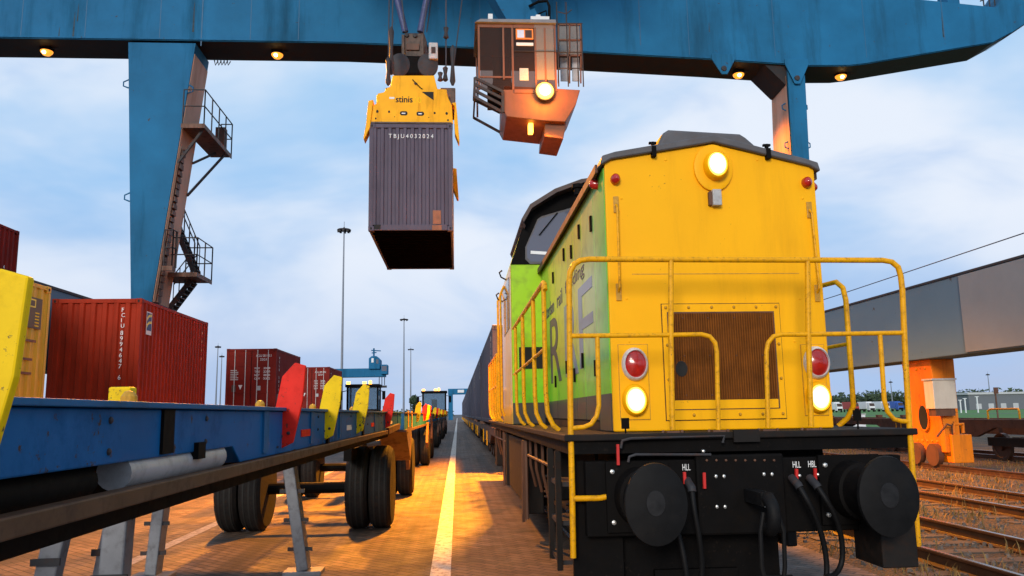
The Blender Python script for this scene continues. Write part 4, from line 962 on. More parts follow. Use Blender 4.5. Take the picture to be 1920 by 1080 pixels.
# landing legs
def land(x, y, zb, lean=0, w=.22):
    o = MB().bar((x, y, 1.55), (x+lean, y, zb), w, .12).build('landing_leg', M_leg, t1, bevel=.01)
    MB().box(x+lean-.20, x+lean+.20, y-.14, y+.14, zb-.05, zb).build('leg_foot', M_leg, o, bevel=.01)
    b = MB()
    for k in range(4):
        z = zb+.2+k*.3; xx = x+lean*(1.55-z)/(1.55-zb); MB().box(xx-w/2-.03, xx+w/2+.03, y-.075, y-.062, z, z+.04).build('leg_lug', M_steel, o)
    return o
land(-1.86, 9.0, .20, .22, .20); land(-3.1, 9.0, .20, -.1, .2)
land(-1.72, 4.35, .20, -.04, .12); land(-2.22, 4.9, .2, -.22, .10); land(-2.02, 5.2, .2, -.22, .10)
MB().bar((-2.55, 5.0, .62), (-1.95, 5.1, .70), .05, .05).build('leg_brace', M_leg, t1)
MB().tube([(-1.3, 16.2, 1.3), (-2.45, 17.1, 1.15), (-3.6, 16.2, 1.3)], .06, 8).build('drawbar', M_steel, t1)

def yard_trailer():
    """one of the trailers further back: local y runs 0..14"""
    r = thing('yard_trailer', 'trailer', 'trailer', (-2.45, 0, 0), 'trailers of the yard train'); r['_base'] = (-2.45, 0, 0)
    f = MB()
    for x0, x1 in ((XR-.10, XR), (XL, XL+.10)): f.box(x0, x1, 0, 14, 1.50, 1.838)
    for y in (0, 3.5, 7, 10.5, 13.8): f.box(XL+.1, XR-.1, y, y+.2, 1.55, 1.80)
    fo = f.build('frame', M_tblue2, r)
    MB().box(XR-.3, XR+.025, 0, 14, 1.84, 1.862).box(XL-.025, XL+.3, 0, 14, 1.84, 1.862).build('top_flange', M_flange, fo)
    MB().box(XR-.03, XR+.03, 0, 14, 1.44, 1.498).build('bottom_flange', M_flange, fo)
    for y in (1.2, 2.6): MB().box(XR-.01, XR+.02, y, y+.12, 1.5, 1.9).build('yellow_stake', M_rail, fo)
    for i, (y, mm) in enumerate(((5.0, M_pyel), (9.6, M_pred), (11.0, M_pyel), (12.2, M_pyel), (13.3, M_pred))): paddle(r, y, mm)
    for y in (1.8, 12.7):
        ax = MB().tube([(XL+.3, y, .65), (XR-.3, y, .65)], .09, 12).box(-2.0, -1.85, y-.9, y+.9, 1.0, 1.5).box(-3.05, -2.9, y-.9, y+.9, 1.0, 1.5).build('axle', M_black, r)
        wheelset(ax, -1.02, y, .655); wheelset(ax, -3.84, y, .655, side=-1)
        MB().bar((XR+.05, y-.7, 1.44), (XR+.05, y-1.35, .75), .08, .3).build('mudguard', M_rustp, r)
    MB().bar((-2.45, 14, 1.2), (-2.45, 15.6, 1.1), .15, .12).build('drawbar', M_steel, r)
    return r
yt = yard_trailer()
labs = ['worn blue trailer coupled directly behind the foreground trailer', 'third trailer of the yard train, two back from the foreground trailer', 'fourth trailer of the yard train, three back from the foreground', 'fifth trailer of the yard train, just before the far tractor']
for i, lb in enumerate(labs):
    loc = (-2.45, 17.15+i*15.7, 0)
    if i == 0: yt.location = loc; yt['label'] = lb
    else: copy_tree(yt, loc=loc, label=lb)
for k, (y, lb) in enumerate(((18.5, 'trailer under the bright red container with the emblem'), (37.5, 'trailer under the second, maroon container with doors'), (54.5, 'trailer under the farthest maroon container'), (6.0, 'trailer under the yellow container at the left edge'))):
    copy_tree(yt, loc=(-10.1, y, 0), label=lb, group='trailers under the red row')

# ------------------------------------------------------------------ terminal tractors
def tractor(label, cabm):
    r = thing('terminal_tractor', label, 'tractor', (0, 0, 0), 'terminal tractors'); r['_base'] = (0, 0, 0)
    MB().box(-.55, .55, -.6, 4.2, .75, 1.15).build('chassis', M_black, r)
    c = MB().box(-1.2, 1.2, -.5, 1.5, 1.0, 2.3)
    for x in (-1.2, 1.06):
        for y in (-.5, 1.36): c.box(x, x+.14, y, y+.14, 2.3, 3.95)
    cab_ = c.build('cab', cabm, r, bevel=.03)
    MB().box(-1.3, 1.3, -.6, 1.6, 3.95, 4.18).build('cab_roof', cabm, cab_, bevel=.05)
    MB().box(-1.05, 1.05, -.47, -.45, 2.3, 3.95).build('windscreen', M_tglass, cab_)
    for x in (-1.15, 1.13): MB().box(x, x+.02, -.35, 1.35, 2.3, 3.95).build('side_window', M_tglass, cab_)
    MB().box(-1.05, 1.05, 1.45, 1.47, 2.3, 3.95).build('rear_window', M_tglass, cab_)
    MB().box(-.28, .28, .55, .75, 2.3, 3.35).box(-.3, .3, .1, .7, 2.3, 2.55).build('seat', M_seat, cab_)
    for x in (-.85, .85):
        MB().lathe((x, -.52, 1.45), [(0, .14), (-.03, .13), (-.04, 0)], 'y', 16).build('headlight', M_lamp, r)
    for x in (-1.05, 0.15):
        MB().box(x-.14, x+.14, -.66, -.56, 4.19, 4.36).build('work_lamp', M_beacon, r)
    MB().lathe((.45, .6, 4.18), [(0, .12), (.25, .11), (.32, .06), (.33, 0)], 'z', 14).build('beacon', M_beacon, r)
    for s in (-1, 1):
        MB().tube([(s*1.22, -.4, 3.7), (s*1.6, -.6, 3.6)], .03, 6).box(s*1.6-.12, s*1.6+.12, -.64, -.58, 3.0, 3.65).build('mirror', M_black, r)
    a_ = MB().tube([(-1.0, .3, .65), (1.0, .3, .65)], .08, 10).tube([(-1.0, 3.4, .65), (1.0, 3.4, .65)], .08, 10).build('axle', M_black, r)
    for y in (.3, 3.4):
        wheelset(a_, 1.25, y, .6, 1); wheelset(a_, -1.25, y, .6, 1, side=-1)
    MB().box(-.5, .5, 2.4, 4.0, 1.16, 1.35).build('fifth_wheel', M_steel, r)
    return r
tr = tractor('dark terminal tractor with open cab driving beside the red containers', M_black)
p = at(681, 757, Y=62); tr.location = (p.x, 62, 0)
tr2 = copy_tree(tr, loc=(-2.35, 82, 0), label='far terminal tractor with glowing beacon heading the yard train')

# ------------------------------------------------------------------ gantry crane
BY0, BY1 = 31.5, 33.3
crane = thing('gantry_crane', 'huge blue gantry crane spanning the yard on two legs', 'crane', (0, BY0, 0))
def bz(px, py, Y=BY0): q = at(px, py, Y=Y); return (q.x, q.z)
bot = [(-34, 17.0), (-18.2, 17.05), (-4.7, 17.05), (5.5, 16.78), (11.0, 16.54), (15.1, 16.31), (16.9, 16.34), (17.6, 16.43), (23.5, 17.50), (24.4, 17.98)]
top = [bz(1868, 14), bz(1783, 5), (10, 20.4), (-34, 20.9)]
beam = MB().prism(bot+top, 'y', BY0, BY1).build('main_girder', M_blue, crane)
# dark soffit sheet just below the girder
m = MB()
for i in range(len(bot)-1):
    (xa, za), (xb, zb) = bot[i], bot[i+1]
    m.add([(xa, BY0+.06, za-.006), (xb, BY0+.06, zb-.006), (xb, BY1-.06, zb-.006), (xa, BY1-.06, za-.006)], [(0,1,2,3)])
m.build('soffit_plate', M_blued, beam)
fl = MB()
for i in range(len(bot)-1):
    (xa, za), (xb, zb) = bot[i], bot[i+1]
    fl.add([(xa, BY0-.05, za+.03), (xb, BY0-.05, zb+.03), (xb, BY0-.05, zb+.09), (xa, BY0-.05, za+.09), (xa, BY0-.002, za+.03), (xb, BY0-.002, zb+.03), (xb, BY0-.002, zb+.09), (xa, BY0-.002, za+.09)],
           [(0,1,2,3),(3,2,6,7),(0,4,5,1)])
fl.build('lower_flange', M_blue, beam)
# hinged boom beyond the right leg
bm_ = [(24.4, 17.98), (26.0, 19.0), (34, 24.4), (34, 28.5), (26.1, 22.2), top[0]]
boom = MB().prism(bm_, 'y', BY0+.01, BY1-.01).build('raised_boom', M_blue, crane)
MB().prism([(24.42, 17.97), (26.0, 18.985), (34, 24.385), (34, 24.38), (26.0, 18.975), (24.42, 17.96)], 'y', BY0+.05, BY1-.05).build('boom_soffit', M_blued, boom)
q = at(1797, 8, Y=BY0)
MB().box(q.x-.28, q.x+.28, BY0+.3, BY0+1.0, q.z-.4, q.z+2.5).build('boom_post', M_blue, crane)
hr = MB()
for px in (1845, 1856, 1866):
    a = at(px, 12, Y=BY0+.3); hr.tube([a, a+Vector((0, 0, 1.2))], .03, 6)
hr.tube([at(1838, 2, Y=BY0+.3), at(1870, -12, Y=BY0+.3)], .03, 6)
hr.build('girder_handrail', M_steel, crane)
# weld seams, stains on the girder face
for px in (378, 1200, 1770):
    q = at(px, 60, Y=BY0); MB().box(q.x-.02, q.x+.02, BY0-.006, BY0-.001, q.z-.6 if px < 1700 else q.z-.35, 20).build('girder_seam', mat('seam_blue', (.02, .10, .20), .6), beam)
for px in (40, 160, 300, 470, 560, 900, 1060, 1290, 1450, 1620):
    q = at(px, 50, Y=BY0); MB().box(q.x-.012, q.x+.012, BY0-.004, BY0-.0008, 17.1 if px < 1200 else 16.75, 20.3).build('girder_seam', MATS['seam_blue'], beam)
for px, py, h_, w_ in ((137, 70, 1.0, .07), (145, 40, .7, .05), (110, 72, .45, .05), (362, 60, 1.2, .08), (1330, 60, .4, .04), (1770, 70, 1.1, .10)):
    q = at(px, py, Y=BY0); MB().prism([(q.x-w_/2, q.z), (q.x+w_/2, q.z), (q.x+w_*.3, q.z+h_), (q.x+w_*.1, q.z+h_*1.15), (q.x-w_*.2, q.z+h_*.8)], 'y', BY0-.0030, BY0-.0006).build('rust_stain', MATS.get('stain') or mat('stain', (.025, .045, .06), .8, var=.5, scale=6), beam)
for px, wd in ((1356, 22), (1493, 22)):
    a = at(px-wd, 112 if px < 1400 else 121, Y=BY0-.06); b = at(px+wd, 112 if px < 1400 else 122, Y=BY0-.06); c_ = at(px+2, 140 if px < 1400 else 158, Y=BY0-.06)
    br = MB().prism([(a.x, a.z+.25), (a.x, a.z), (c_.x-.12, c_.z), (c_.x+.12, c_.z), (b.x, b.z), (b.x, b.z+.25)], 'y', BY0-.12, BY0-.055).build('hinge_bracket', M_blue, crane, bevel=.02)
    MB().lathe((c_.x-.02, BY0-.12, c_.z+.25), [(0, .12), (-.05, .11), (-.06, 0)], 'y', 14).build('hinge_pin', M_steel, br)
# left leg, tapering
LY0, LY1 = BY0+.01, BY1-.02
lz = 16.95
tl, tr_, bl, br_ = -13.25, -10.58, -12.25, -12.25+.35
leg = MB().add([(-13.25, LY0, lz), (-10.58, LY0, lz), (-11.77, LY0, 6.3), (-12.56, LY0, 6.3), (-12.05, LY0, 3.2), (-12.45, LY0, 3.2),
                (-13.25, LY1, lz), (-10.58, LY1, lz), (-11.77, LY1, 6.3), (-12.56, LY1, 6.3), (-12.05, LY1, 3.2), (-12.45, LY1, 3.2)],
               [(0,1,2,3),(3,2,4,5),(7,6,9,8),(8,9,11,10),(1,7,8,2),(2,8,10,4),(6,0,3,9),(9,3,5,11),(4,10,11,5)]).build('left_leg', M_blue, crane)
for z, px in ((15.2, 0), (10.5, 0)):
    MB().tube([(-13.25+(lz-z)*.065, LY0, z+.15), (-13.45+(lz-z)*.065, LY0, z+.05), (-13.45+(lz-z)*.065, LY0, z-.12), (-13.25+(lz-z)*.065, LY0, z-.2)], .03, 6).build('lifting_lug', M_blue, leg)
for z in (15.0,):
    MB().tube([(-10.75, LY0, z+.15), (-10.6, LY0, z+.05), (-10.6, LY0, z-.12), (-10.8, LY0, z-.2)], .03, 6).build('lifting_lug', M_blue, leg)
# yard-side sheet of the leg with orange lamplight in its colour; the cable ladder
def legx(z): return -10.58-(lz-z)*(11.77-10.58)/(lz-6.3)
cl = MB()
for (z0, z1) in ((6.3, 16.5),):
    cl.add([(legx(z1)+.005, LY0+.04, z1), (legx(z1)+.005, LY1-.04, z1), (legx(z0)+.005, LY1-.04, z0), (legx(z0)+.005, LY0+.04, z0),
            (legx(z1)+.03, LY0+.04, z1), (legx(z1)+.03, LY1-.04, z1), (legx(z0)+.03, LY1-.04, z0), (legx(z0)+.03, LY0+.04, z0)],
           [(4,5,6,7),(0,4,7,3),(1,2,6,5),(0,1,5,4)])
M_legside = mat('leg_side_lamplit', (.46, .25, .16), .6, var=.15, scale=.6, dirt=(.20, .08, .035), dirt_amt=.7, streak=True)  # orange-tan base colour stands in for floodlight glow on the leg
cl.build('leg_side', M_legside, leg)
cd = MB(); z = 6.3
while z < 12.5:
    x = legx(z)+.03
    cd.box(x, x+.14, LY0+.12, LY0+.45+.1*random.random(), z, z+.16+.1*random.random()); z += .27
cd.bar((legx(6.3)+.05, LY0+.5, 6.3), (legx(12.6)+.05, LY0+.5, 12.6), .06, .12)
cd.bar((legx(6.3)+.05, LY0+.08, 6.3), (legx(12.6)+.05, LY0+.08, 12.6), .06, .12)
cd.build('cable_ladder', M_rustp, leg)
# small hooks under the girder beside the leg
hk = MB()
for i in range(5):
    a = at(402+i*6, 113, Y=33.0); hk.tube([a, a+Vector((.05, 0, -.22)), a+Vector((.14, 0, -.05))], .025, 5)
hk.build('cable_hooks', M_steel, crane)
# platforms
def platform(z, x0, x1, y0, y1, name='platform'):
    pf = MB().box(x0, x1, y0, y1, z-.10, z).box(x0, x1, y0-.03, y0, z-.16, z+.02).box(x1, x1+.03, y0-.03, y1, z-.16, z+.02).build(name, M_rustp, crane)
    r_ = MB(); hgt = 1.45
    c = [(x0+.05, y0), (x1, y0), (x1, y1), (x0+.4, y1)]
    for i in range(3):
        a, b = Vector((*c[i], 0)), Vector((*c[i+1], 0)); n = max(1, round((b-a).length/1.0))
        for k in range(n+1):
            p = a.lerp(b, k/n); r_.tube([(p.x, p.y, z), (p.x, p.y, z+hgt)], .028, 6)
        for hh in (hgt, hgt*.52): r_.tube([(a.x, a.y, z+hh), (b.x, b.y, z+hh)], .026, 6)
    r_.build('guard_rail', M_steel, pf)
    return pf
P1 = at(380, 233, Y=31.3); pf1 = platform(P1.z, legx(P1.z)+.05, P1.x+.05, 31.3, 35.2)
br2 = MB()
br2.bar((legx(11.9)+.05, 31.6, 11.9), (P1.x-.1, 31.6, P1.z-.16), .09); br2.bar((legx(11.0)+.05, 33.2, 11.0), (P1.x-.05, 34.6, P1.z-.16), .09); br2.bar((legx(12.4)+.05, 33.2, 12.4), (P1.x-.4, 34.4, P1.z-.16), .09)
br2.build('platform_brace', M_steel, pf1)
MB().box(P1.x-.5, P1.x-.1, 34.6, 35.0, P1.z+.02, P1.z+1.1).build('platform_locker', M_rustp, pf1)
P2 = at(322, 500, Y=31.3)
pf2 = platform(P2.z, P2.x-.35, P2.x+.02, 31.25, 31.6, 'platform_ledge')
P3 = at(395, 526, Y=34.5); pf3 = platform(P3.z, P3.x-1.5, P3.x, 32.6, 34.6)
st = MB()
def flight(mb, a, b, n):
    a, b = Vector(a), Vector(b)
    for dy in (-.32, .32):
        mb.bar(a+Vector((0, dy, 0)), b+Vector((0, dy, 0)), .05, .20)
        mb.tube([a+Vector((0, dy, 1.2)), b+Vector((0, dy, 1.2))], .025, 6)
        for k in range(5):
            q = a.lerp(b, k/4)+Vector((0, dy, 0)); mb.tube([q, q+Vector((0, 0, 1.2))], .02, 5)
    for k in range(n):
        q = a.lerp(b, (k+.5)/n); mb.box(q.x-.13, q.x+.13, q.y-.3, q.y+.3, q.z-.02, q.z+.02)
flight(st, at(368, 512, Y=34), at(330, 420, Y=34), 10)
flight(st, at(362, 528, Y=34), at(318, 585, Y=34), 8)
st.build('stairway', M_steel, crane)
# left sill beam (grey) and bogie
sb = MB().box(-12.75, -11.8, 12.5, 36, 3.25, 5.62).build('sill_beam', M_sill, crane, bevel=.02)
MB().box(-12.78, -11.77, 12.5, 36, 5.622, 5.70).build('sill_cap', M_steel, sb)
# right leg
rl = MB().add([(14.18, LY0, 16.4), (14.92, LY0, 15.9), (14.92, LY0, 15.4), (14.84, LY0, 12.2), (14.5, LY0, 5.3), (13.85, LY0, 5.3), (14.12, LY0, 12.2),
               (14.24, LY1+.1, 16.4), (14.92, LY1+.1, 15.9), (14.92, LY1+.1, 15.4), (14.84, LY1+.1, 12.2), (14.5, LY1+.1, 5.3), (13.85, LY1+.1, 5.3), (14.14, LY1+.1, 12.2)],
              [(0,1,2,3,4,5,6),(13,12,11,10,9,8,7),(0,6,13,7),(6,5,12,13),(1,8,9,2),(2,9,10,3),(3,10,11,4),(4,11,12,5),(0,7,8,1)]).build('right_leg', M_blue, crane)
MB().add([(14.110, LY0+.05, 15.9), (14.175, LY1+.05, 15.9), (14.11, LY1+.05, 12.2), (13.82, LY1+.05, 5.4), (13.82, LY0+.05, 5.4), (14.09, LY0+.05, 12.2)], [(0,1,2,3,4,5)]).build('leg_side', M_legside, rl)  # inner face in the same colour with the lamp glow painted in
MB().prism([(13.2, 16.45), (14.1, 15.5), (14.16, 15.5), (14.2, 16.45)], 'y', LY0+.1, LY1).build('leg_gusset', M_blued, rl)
for z in (14.6, 12.9):
    for x, s in ((14.12, -1), (14.9, 1)):
        MB().tube([(x, LY0+.3, z+.15), (x+s*.16, LY0+.3, z+.06), (x+s*.16, LY0+.3, z-.1), (x, LY0+.3, z-.18)], .03, 6).build('lifting_lug', M_blue, rl)
# right sill beam, orange travel bogie, cabinet
RX = 13.45
sb = MB().box(RX, RX+1.0, 12.5, 48, 3.16, 5.27).build('sill_beam', M_sill, crane, bevel=.02)
MB().box(RX-.03, RX+1.03, 12.5, 48, 5.272, 5.33).build('sill_cap', M_steel, sb)
MB().box(RX-.04, RX-.001, 12.5, 20.3, 3.20, 5.24).build('repainted_panel', mat('sill_primer', (.215, .245, .265), .7, var=.08, scale=.8), sb)
MB().box(RX-.05, RX-.041, 15.8, 16.1, 4.1, 4.5).build('panel_patch', M_sill, sb)
fy = 22.4
fa = at(1747, 684, Y=fy); fb = at(1790, 690, Y=fy)
ft = MB().add([(fa.x-.05, fy, 3.155), (fb.x, fy, 3.155), (fb.x-.05, fy, .42), (fa.x+.13, fy, .42), (fa.x-.05, fy+1.5, 3.155), (fb.x, fy+1.5, 3.155), (fb.x-.05, fy+1.5, .42), (fa.x+.13, fy+1.5, .42)],
              [(0,1,2,3),(7,6,5,4),(0,4,5,1),(1,5,6,2),(2,6,7,3),(3,7,4,0)]).build('travel_foot', M_orng, crane, bevel=.02)
hz_ = at(1729, 783, Y=fy+.6).z; hx = fa.x-.05+.18*(3.155-hz_)/2.735
MB().lathe((hx-.002, fy+.72, hz_), [(.05, .33), (-.035, .33), (-.035, .27)], 'x', 32, .8, 1.2).build('hole_rim', M_orng, ft)
MB().lathe((hx-.002, fy+.72, hz_), [(.05, .28), (-.042, .28)], 'x', 32, .8, 1.25).build('access_hole', M_grout, ft)
for yy, zz in ((.25, .8), (.5, .8), (.75, .8), (1.0, .8), (1.25, .8), (.3, 2.9), (.75, 2.9), (1.2, 2.9)):
    MB().lathe((fa.x-.05+.18*(3.155-zz)/2.735, fy+yy, zz), [(.02, .035), (-.025, .032), (-.03, 0)], 'x', 8).build('bolt', M_ybolt, ft)
a, b = at(1758, 842, Y=fy-.3), at(1826, 872, Y=fy-.3); a2 = at(1782, 815, Y=fy-.3)
MB().box(a2.x, b.x, fy-.35, fy+.6, at(1800, 868, Y=fy-.3).z, a2.z).build('buffer_block', M_orng, ft, bevel=.02)
MB().box(at(1757, 760, Y=fy).x, at(1786, 760, Y=fy).x, fy-.22, fy-.002, at(1770, 848, Y=fy).z, at(1770, 775, Y=fy).z).build('motor_box', M_orng, ft, bevel=.02)
a, b = at(1748, 713, Y=fy-.5), at(1796, 766, Y=fy-.5)
cbx = MB().box(a.x, b.x, fy-.5, fy-.05, b.z, a.z).build('control_cabinet', M_cabi, ft, bevel=.015)
MB().box(a.x-.03, b.x+.03, fy-.53, fy-.02, a.z+.002, a.z+.05).build('cabinet_hood', M_gbox, cbx)
MB().box(a.x+.05, b.x-.05, fy-.45, fy-.1, b.z-.20, b.z-.002).build('cabinet_base', M_rustp, cbx)
for px in (1722, 1744):
    q = at(px, 868, Y=fy+.3); MB().lathe((RX+.3, fy+.3+(.9 if px > 1730 else 0), .42), [(-.08, .32), (.08, .32), (.081, .2), (.1, 0)], 'x', 24).build('crane_wheel', M_rustp, ft, smooth=True)
MB().tube([(a.x+.1, fy-.3, .95), (a.x+.3, fy-.5, 1.3), (a.x+.5, fy-.4, 1.25), (a.x+.55, fy-.3, .95)], .03, 6).build('cable_loop', M_rustp, ft)
MB().tube([at(1788, 812, Y=fy-.2), at(1788, 796, Y=fy-.2), at(1805, 795, Y=fy-.2), at(1806, 812, Y=fy-.2)], .05, 8).build('drive_pipe', M_orng, ft)
copy_tree(ft, parent=crane).location = (0, 17.5, 0)
c_ = copy_tree(ft, parent=crane); c_.location = (-26.2, -7, 0)
c_ = copy_tree(ft, parent=crane); c_.location = (-26.2, 11, 0)

# lamps under the girder
def point(name, loc, col, w, r=.15, cone=150, tilt=0, blend=.45):
    l_ = bpy.data.lights.new(name, 'SPOT'); l_.color = col; l_.energy = w; l_.shadow_soft_size = r
    l_.spot_size = math.radians(cone); l_.spot_blend = .45
    o = bpy.data.objects.new(name, l_); C.objects.link(o); o.location = loc; o.rotation_euler = (math.radians(tilt), 0, 0); l_.spot_blend = blend; return o
for px, py in ((88, 92), (520, 98), (1384, 130), (1577, 150)):
    p = at(px, py, Y=32.3); zc = 17.05 if px < 600 else (16.42 if px < 1400 else 16.40)
    lp = MB().box(p.x-.22, p.x+.22, 32.15, 32.45, zc-.16, zc-.008).build('floodlight', M_black, crane, bevel=.01)
    MB().lathe((p.x, 32.3, zc-.17), [(0, .24), (-.05, .23), (-.15, .15), (-.19, 0)], 'z', 20).build('lens', M_hps, lp, smooth=True)
    MB().lathe((p.x-.02, 32.14, zc-.26), [(-.09, .0), (-.06, .06), (0, .085), (.06, .06), (.09, 0)], 'z', 14).build('bulb', M_hpsc, lp, smooth=True)
    MB().box(p.x-.02, p.x+.45, 32.28, 32.32, zc-.06, zc-.01).build('lamp_bracket', M_steel, lp)
    o = point('floodlight_glow', (p.x, 32.3, zc-.42), (1, .32, .02), 9000, .25, 92, 0, 1.0)
    if px == 520:      # this floodlight is aimed down the paved lane beside the locomotive
        o.data.energy = 42000; o.data.spot_size = math.radians(54); o.data.spot_blend = .8; o.data.shadow_soft_size = .5
        o.rotation_euler = (Vector((p.x, 32.3, zc-.42))-Vector((.6, 12.5, 0))).to_track_quat('Z', 'Y').to_euler()
    o.parent = crane; o.location = Vector((p.x, 32.3-BY0, zc-.42))

# ------------------------------------------------------------------ operator cab under the trolley
KY0, KY1 = 25.6, 28.2
kc = thing('operator_cab', 'glazed crane operator cab with a blazing orange lamp hanging from the girder', 'crane cab', (2.5, KY0, 12))
def k_(px, py, Y=KY0): return at(px, py, Y=Y)
xl, xr_ = k_(896, 100).x, k_(962, 100).x; xR = k_(1092, 100).x; zt = k_(960, 45).z; zfl = k_(960, 168).z
xmid = k_(1043, 100).x
rfk = MB().prism([(xl-.1, zt), (xl+.1, zt+.12), (xmid, zt+.14), (xmid+.02, zt)], 'y', KY0-.12, KY1).build('roof', M_dpan, kc, bevel=.02)
for px in (920, 1010):
    a = k_(px, 40); MB().box(a.x-.08, a.x+.08, KY0+.1, KY0+.3, zt+.13, zt+.42).build('roof_bracket', M_paper, rfk, bevel=.01)
MB().box(k_(995, 40).x, k_(1030, 40).x, KY0-.05, KY0+.15, zt+.14, zt+.28).build('roof_bracket', M_paper, rfk, bevel=.01)
# frame posts and rails
fk = MB()
for x in (xl, xr_-.05): fk.box(x, x+.07, KY0, KY0+.07, zfl, zt)
fk.box(xl, xl+.07, KY1-.1, KY1, zfl, zt); fk.box(xmid-.07, xmid, KY1-.1, KY1, zfl-.2, zt); fk.box(xmid-.06, xmid, KY0, KY0+.06, zfl-.05, zt)
fk.box(xl+.07, xr_-.05, KY0, KY0+.06, zt-.13, zt-.002)
fk.box(xl+.07, xr_-.05, KY0+.002, KY0+.05, zfl+.42, zfl+.48)
frk = fk.build('frame', M_cabbr, kc)
MB().box(xl+.075, xr_-.055, KY0+.02, KY0+.035, zfl+.0, zt-.135).build('front_glass', M_cglass, frk)
MB().box(xl+.02, xl+.035, KY0+.075, KY1-.105, zfl+.0, zt-.02).build('side_glass', M_cglass, frk)
MB().box(xl+.08, xmid-.08, KY1-.06, KY1-.04, zt-.55, zt-.01).build('back_panel', M_cabbr, kc)
MB().box(xl+.4, xl+.9, KY1-.5, KY1-.2, zfl+.2, zfl+1.0).build('control_desk', M_black, kc)
# side wall with small window, notice, door
wl = MB().box(xr_+.025, xmid-.062, KY0+.01, KY0+.05, k_(1, 160).z, zt-.002).build('side_wall', M_cglass, kc)
MB().box(xr_+.025, xmid-.062, KY0-.01, KY0+.0098, k_(1, 164).z, k_(1, 157).z).build('wall_sill', M_cabbr, kc)
MB().box(xr_+.025, xmid-.062, KY0-.01, KY0+.0098, zt-.14, zt-.003).build('wall_header', M_cabbr, kc)
a, b = k_(967, 54), k_(1000, 74); f_ = MB().box(a.x, b.x, KY0-.015, KY0+.009, b.z, a.z).build('small_window', M_poran, wl)
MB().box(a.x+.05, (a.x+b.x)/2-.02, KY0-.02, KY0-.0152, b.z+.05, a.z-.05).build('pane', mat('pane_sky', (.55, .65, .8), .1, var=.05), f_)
MB().box((a.x+b.x)/2+.02, b.x-.05, KY0-.02, KY0-.0152, b.z+.05, a.z-.05).build('pane', M_seat, f_)
a, b = k_(968, 80), k_(1000, 86); MB().box(a.x, b.x, KY0-.012, KY0+.009, b.z, a.z).build('notice', M_paper, wl)
a, b = k_(974, 128), k_(991, 151); MB().box(a.x, b.x, KY0-.012, KY0+.009, b.z, a.z).build('notice', M_gbox, wl)
a, b = k_(1001, 46), k_(1040, 150); MB().box(a.x, b.x, KY0-.02, KY0+.009, b.z, a.z).build('tinted_pane', M_tglass2, wl)
a, b = k_(963, 96), k_(1042, 98); MB().box(a.x, b.x, KY0-.045, KY0-.021, b.z, a.z).build('wall_rail', M_steel, wl)
for px in (944, 1004, 1022):
    q = k_(px, 100); MB().box(q.x-.03, q.x+.03, KY0-.03, KY0+.0095 if px > 960 else KY0+.019, k_(1, 138).z if px < 960 else k_(1, 156).z, zt-.135).build('mullion', M_cabbr, kc)
# operator seat
sx_ = k_(935, 110).x
MB().box(sx_-.15, sx_+.5, KY0+1.0, KY0+1.25, zfl+.55, zfl+1.65).box(sx_-.2, sx_+.5, KY0+.5, KY0+1.1, zfl+.3, zfl+.55).box(sx_+.05, sx_+.3, KY0+.6, KY0+.9, zfl-.0, zfl+.3).build('operator_seat', M_seat, kc, bevel=.1, seg=3)
# sloping floor window with bars on the left
A0, A1 = k_(890, 146), k_(943, 172); B0, B1 = k_(890, 182), k_(943, 211)
slo = MB()
for t0 in (0, .34, .66, 1):
    p = A0.lerp(B0, t0); q = A1.lerp(B1, t0); slo.bar(p, q, .07, .09)
slo.bar(A0, B0, .08, .08); slo.bar(A1, B1, .1, .1); slo.bar(A0+Vector((0, 1.9, 0)), A1+Vector((0, 1.9, 0)), .08, .08); slo.bar(B0, B0+Vector((0, 1.9, 0)), .06, .06); slo.bar(A0, A0+Vector((0, 1.9, 0)), .06, .06)
slo.bar(B0+Vector((0, 1.9, 0)), B1+Vector((0, 1.9, 0)), .08, .08)
slo.build('floor_grating', M_steel, kc)
# lower body
LB = [(944, 160), (1088, 168), (1080, 196), (1060, 228), (1022, 226), (950, 218), (943, 205)]
MB().prism([(k_(*q).x, k_(*q).z) for q in LB], 'y', KY0+.02, KY1-.2).build('lower_body', M_cabbr, kc, bevel=.02)
LC = [(1024, 222), (1064, 222), (1058, 256), (1022, 251)]
MB().prism([(k_(*q).x, k_(*q).z) for q in LC], 'y', KY0+.25, KY1-.5).build('lower_box', M_cabbr, kc, bevel=.02)
# rear platform railing and ladder cage on the right
rg = MB(); zb = k_(1060, 160).z
for px in (1046, 1064, 1083, 1092):
    q = k_(px, 100, KY0+.1); rg.tube([(q.x, KY0+.1, zb), (q.x, KY0+.1, k_(px, 4 if px < 1070 else 44, KY0+.1).z)], .022, 6)
for py in (44, 98, 128):
    rg.tube([k_(1046, py, KY0+.1), k_(1092, py, KY0+.1)], .02, 6)
rg.tube([k_(1046, 22, KY0+.1), k_(1062, 26, KY0+.1), k_(1072, 18, KY0+.1)], .018, 6)
rg.build('access_ladder', M_steel, kc)
for px in (1050, 1072):
    a, b = k_(px, 108, KY0+1.5), k_(px+15, 152, KY0+1.5)
    MB().box(a.x, b.x, KY0+1.5, KY0+1.54, b.z, a.z).build('platform_panel', M_tank, kc)
a, b = k_(1046, 46, KY0+1.2), k_(1088, 104, KY0+1.2)
MB().box(a.x, b.x, KY0+1.2, KY0+1.23, b.z, a.z).build('rear_pane', M_tglass2, kc)
for py in (46, 75, 104):
    a, b = k_(1046, py, KY0+1.18), k_(1090, py, KY0+1.18); MB().bar(a, b, .05, .06).build('rear_frame', M_cabbr, kc)
for px in (1047, 1068, 1089):
    a, b = k_(px, 46, KY0+1.18), k_(px, 156, KY0+1.18); MB().bar(a, b, .05, .05).build('rear_frame', M_cabbr, kc)
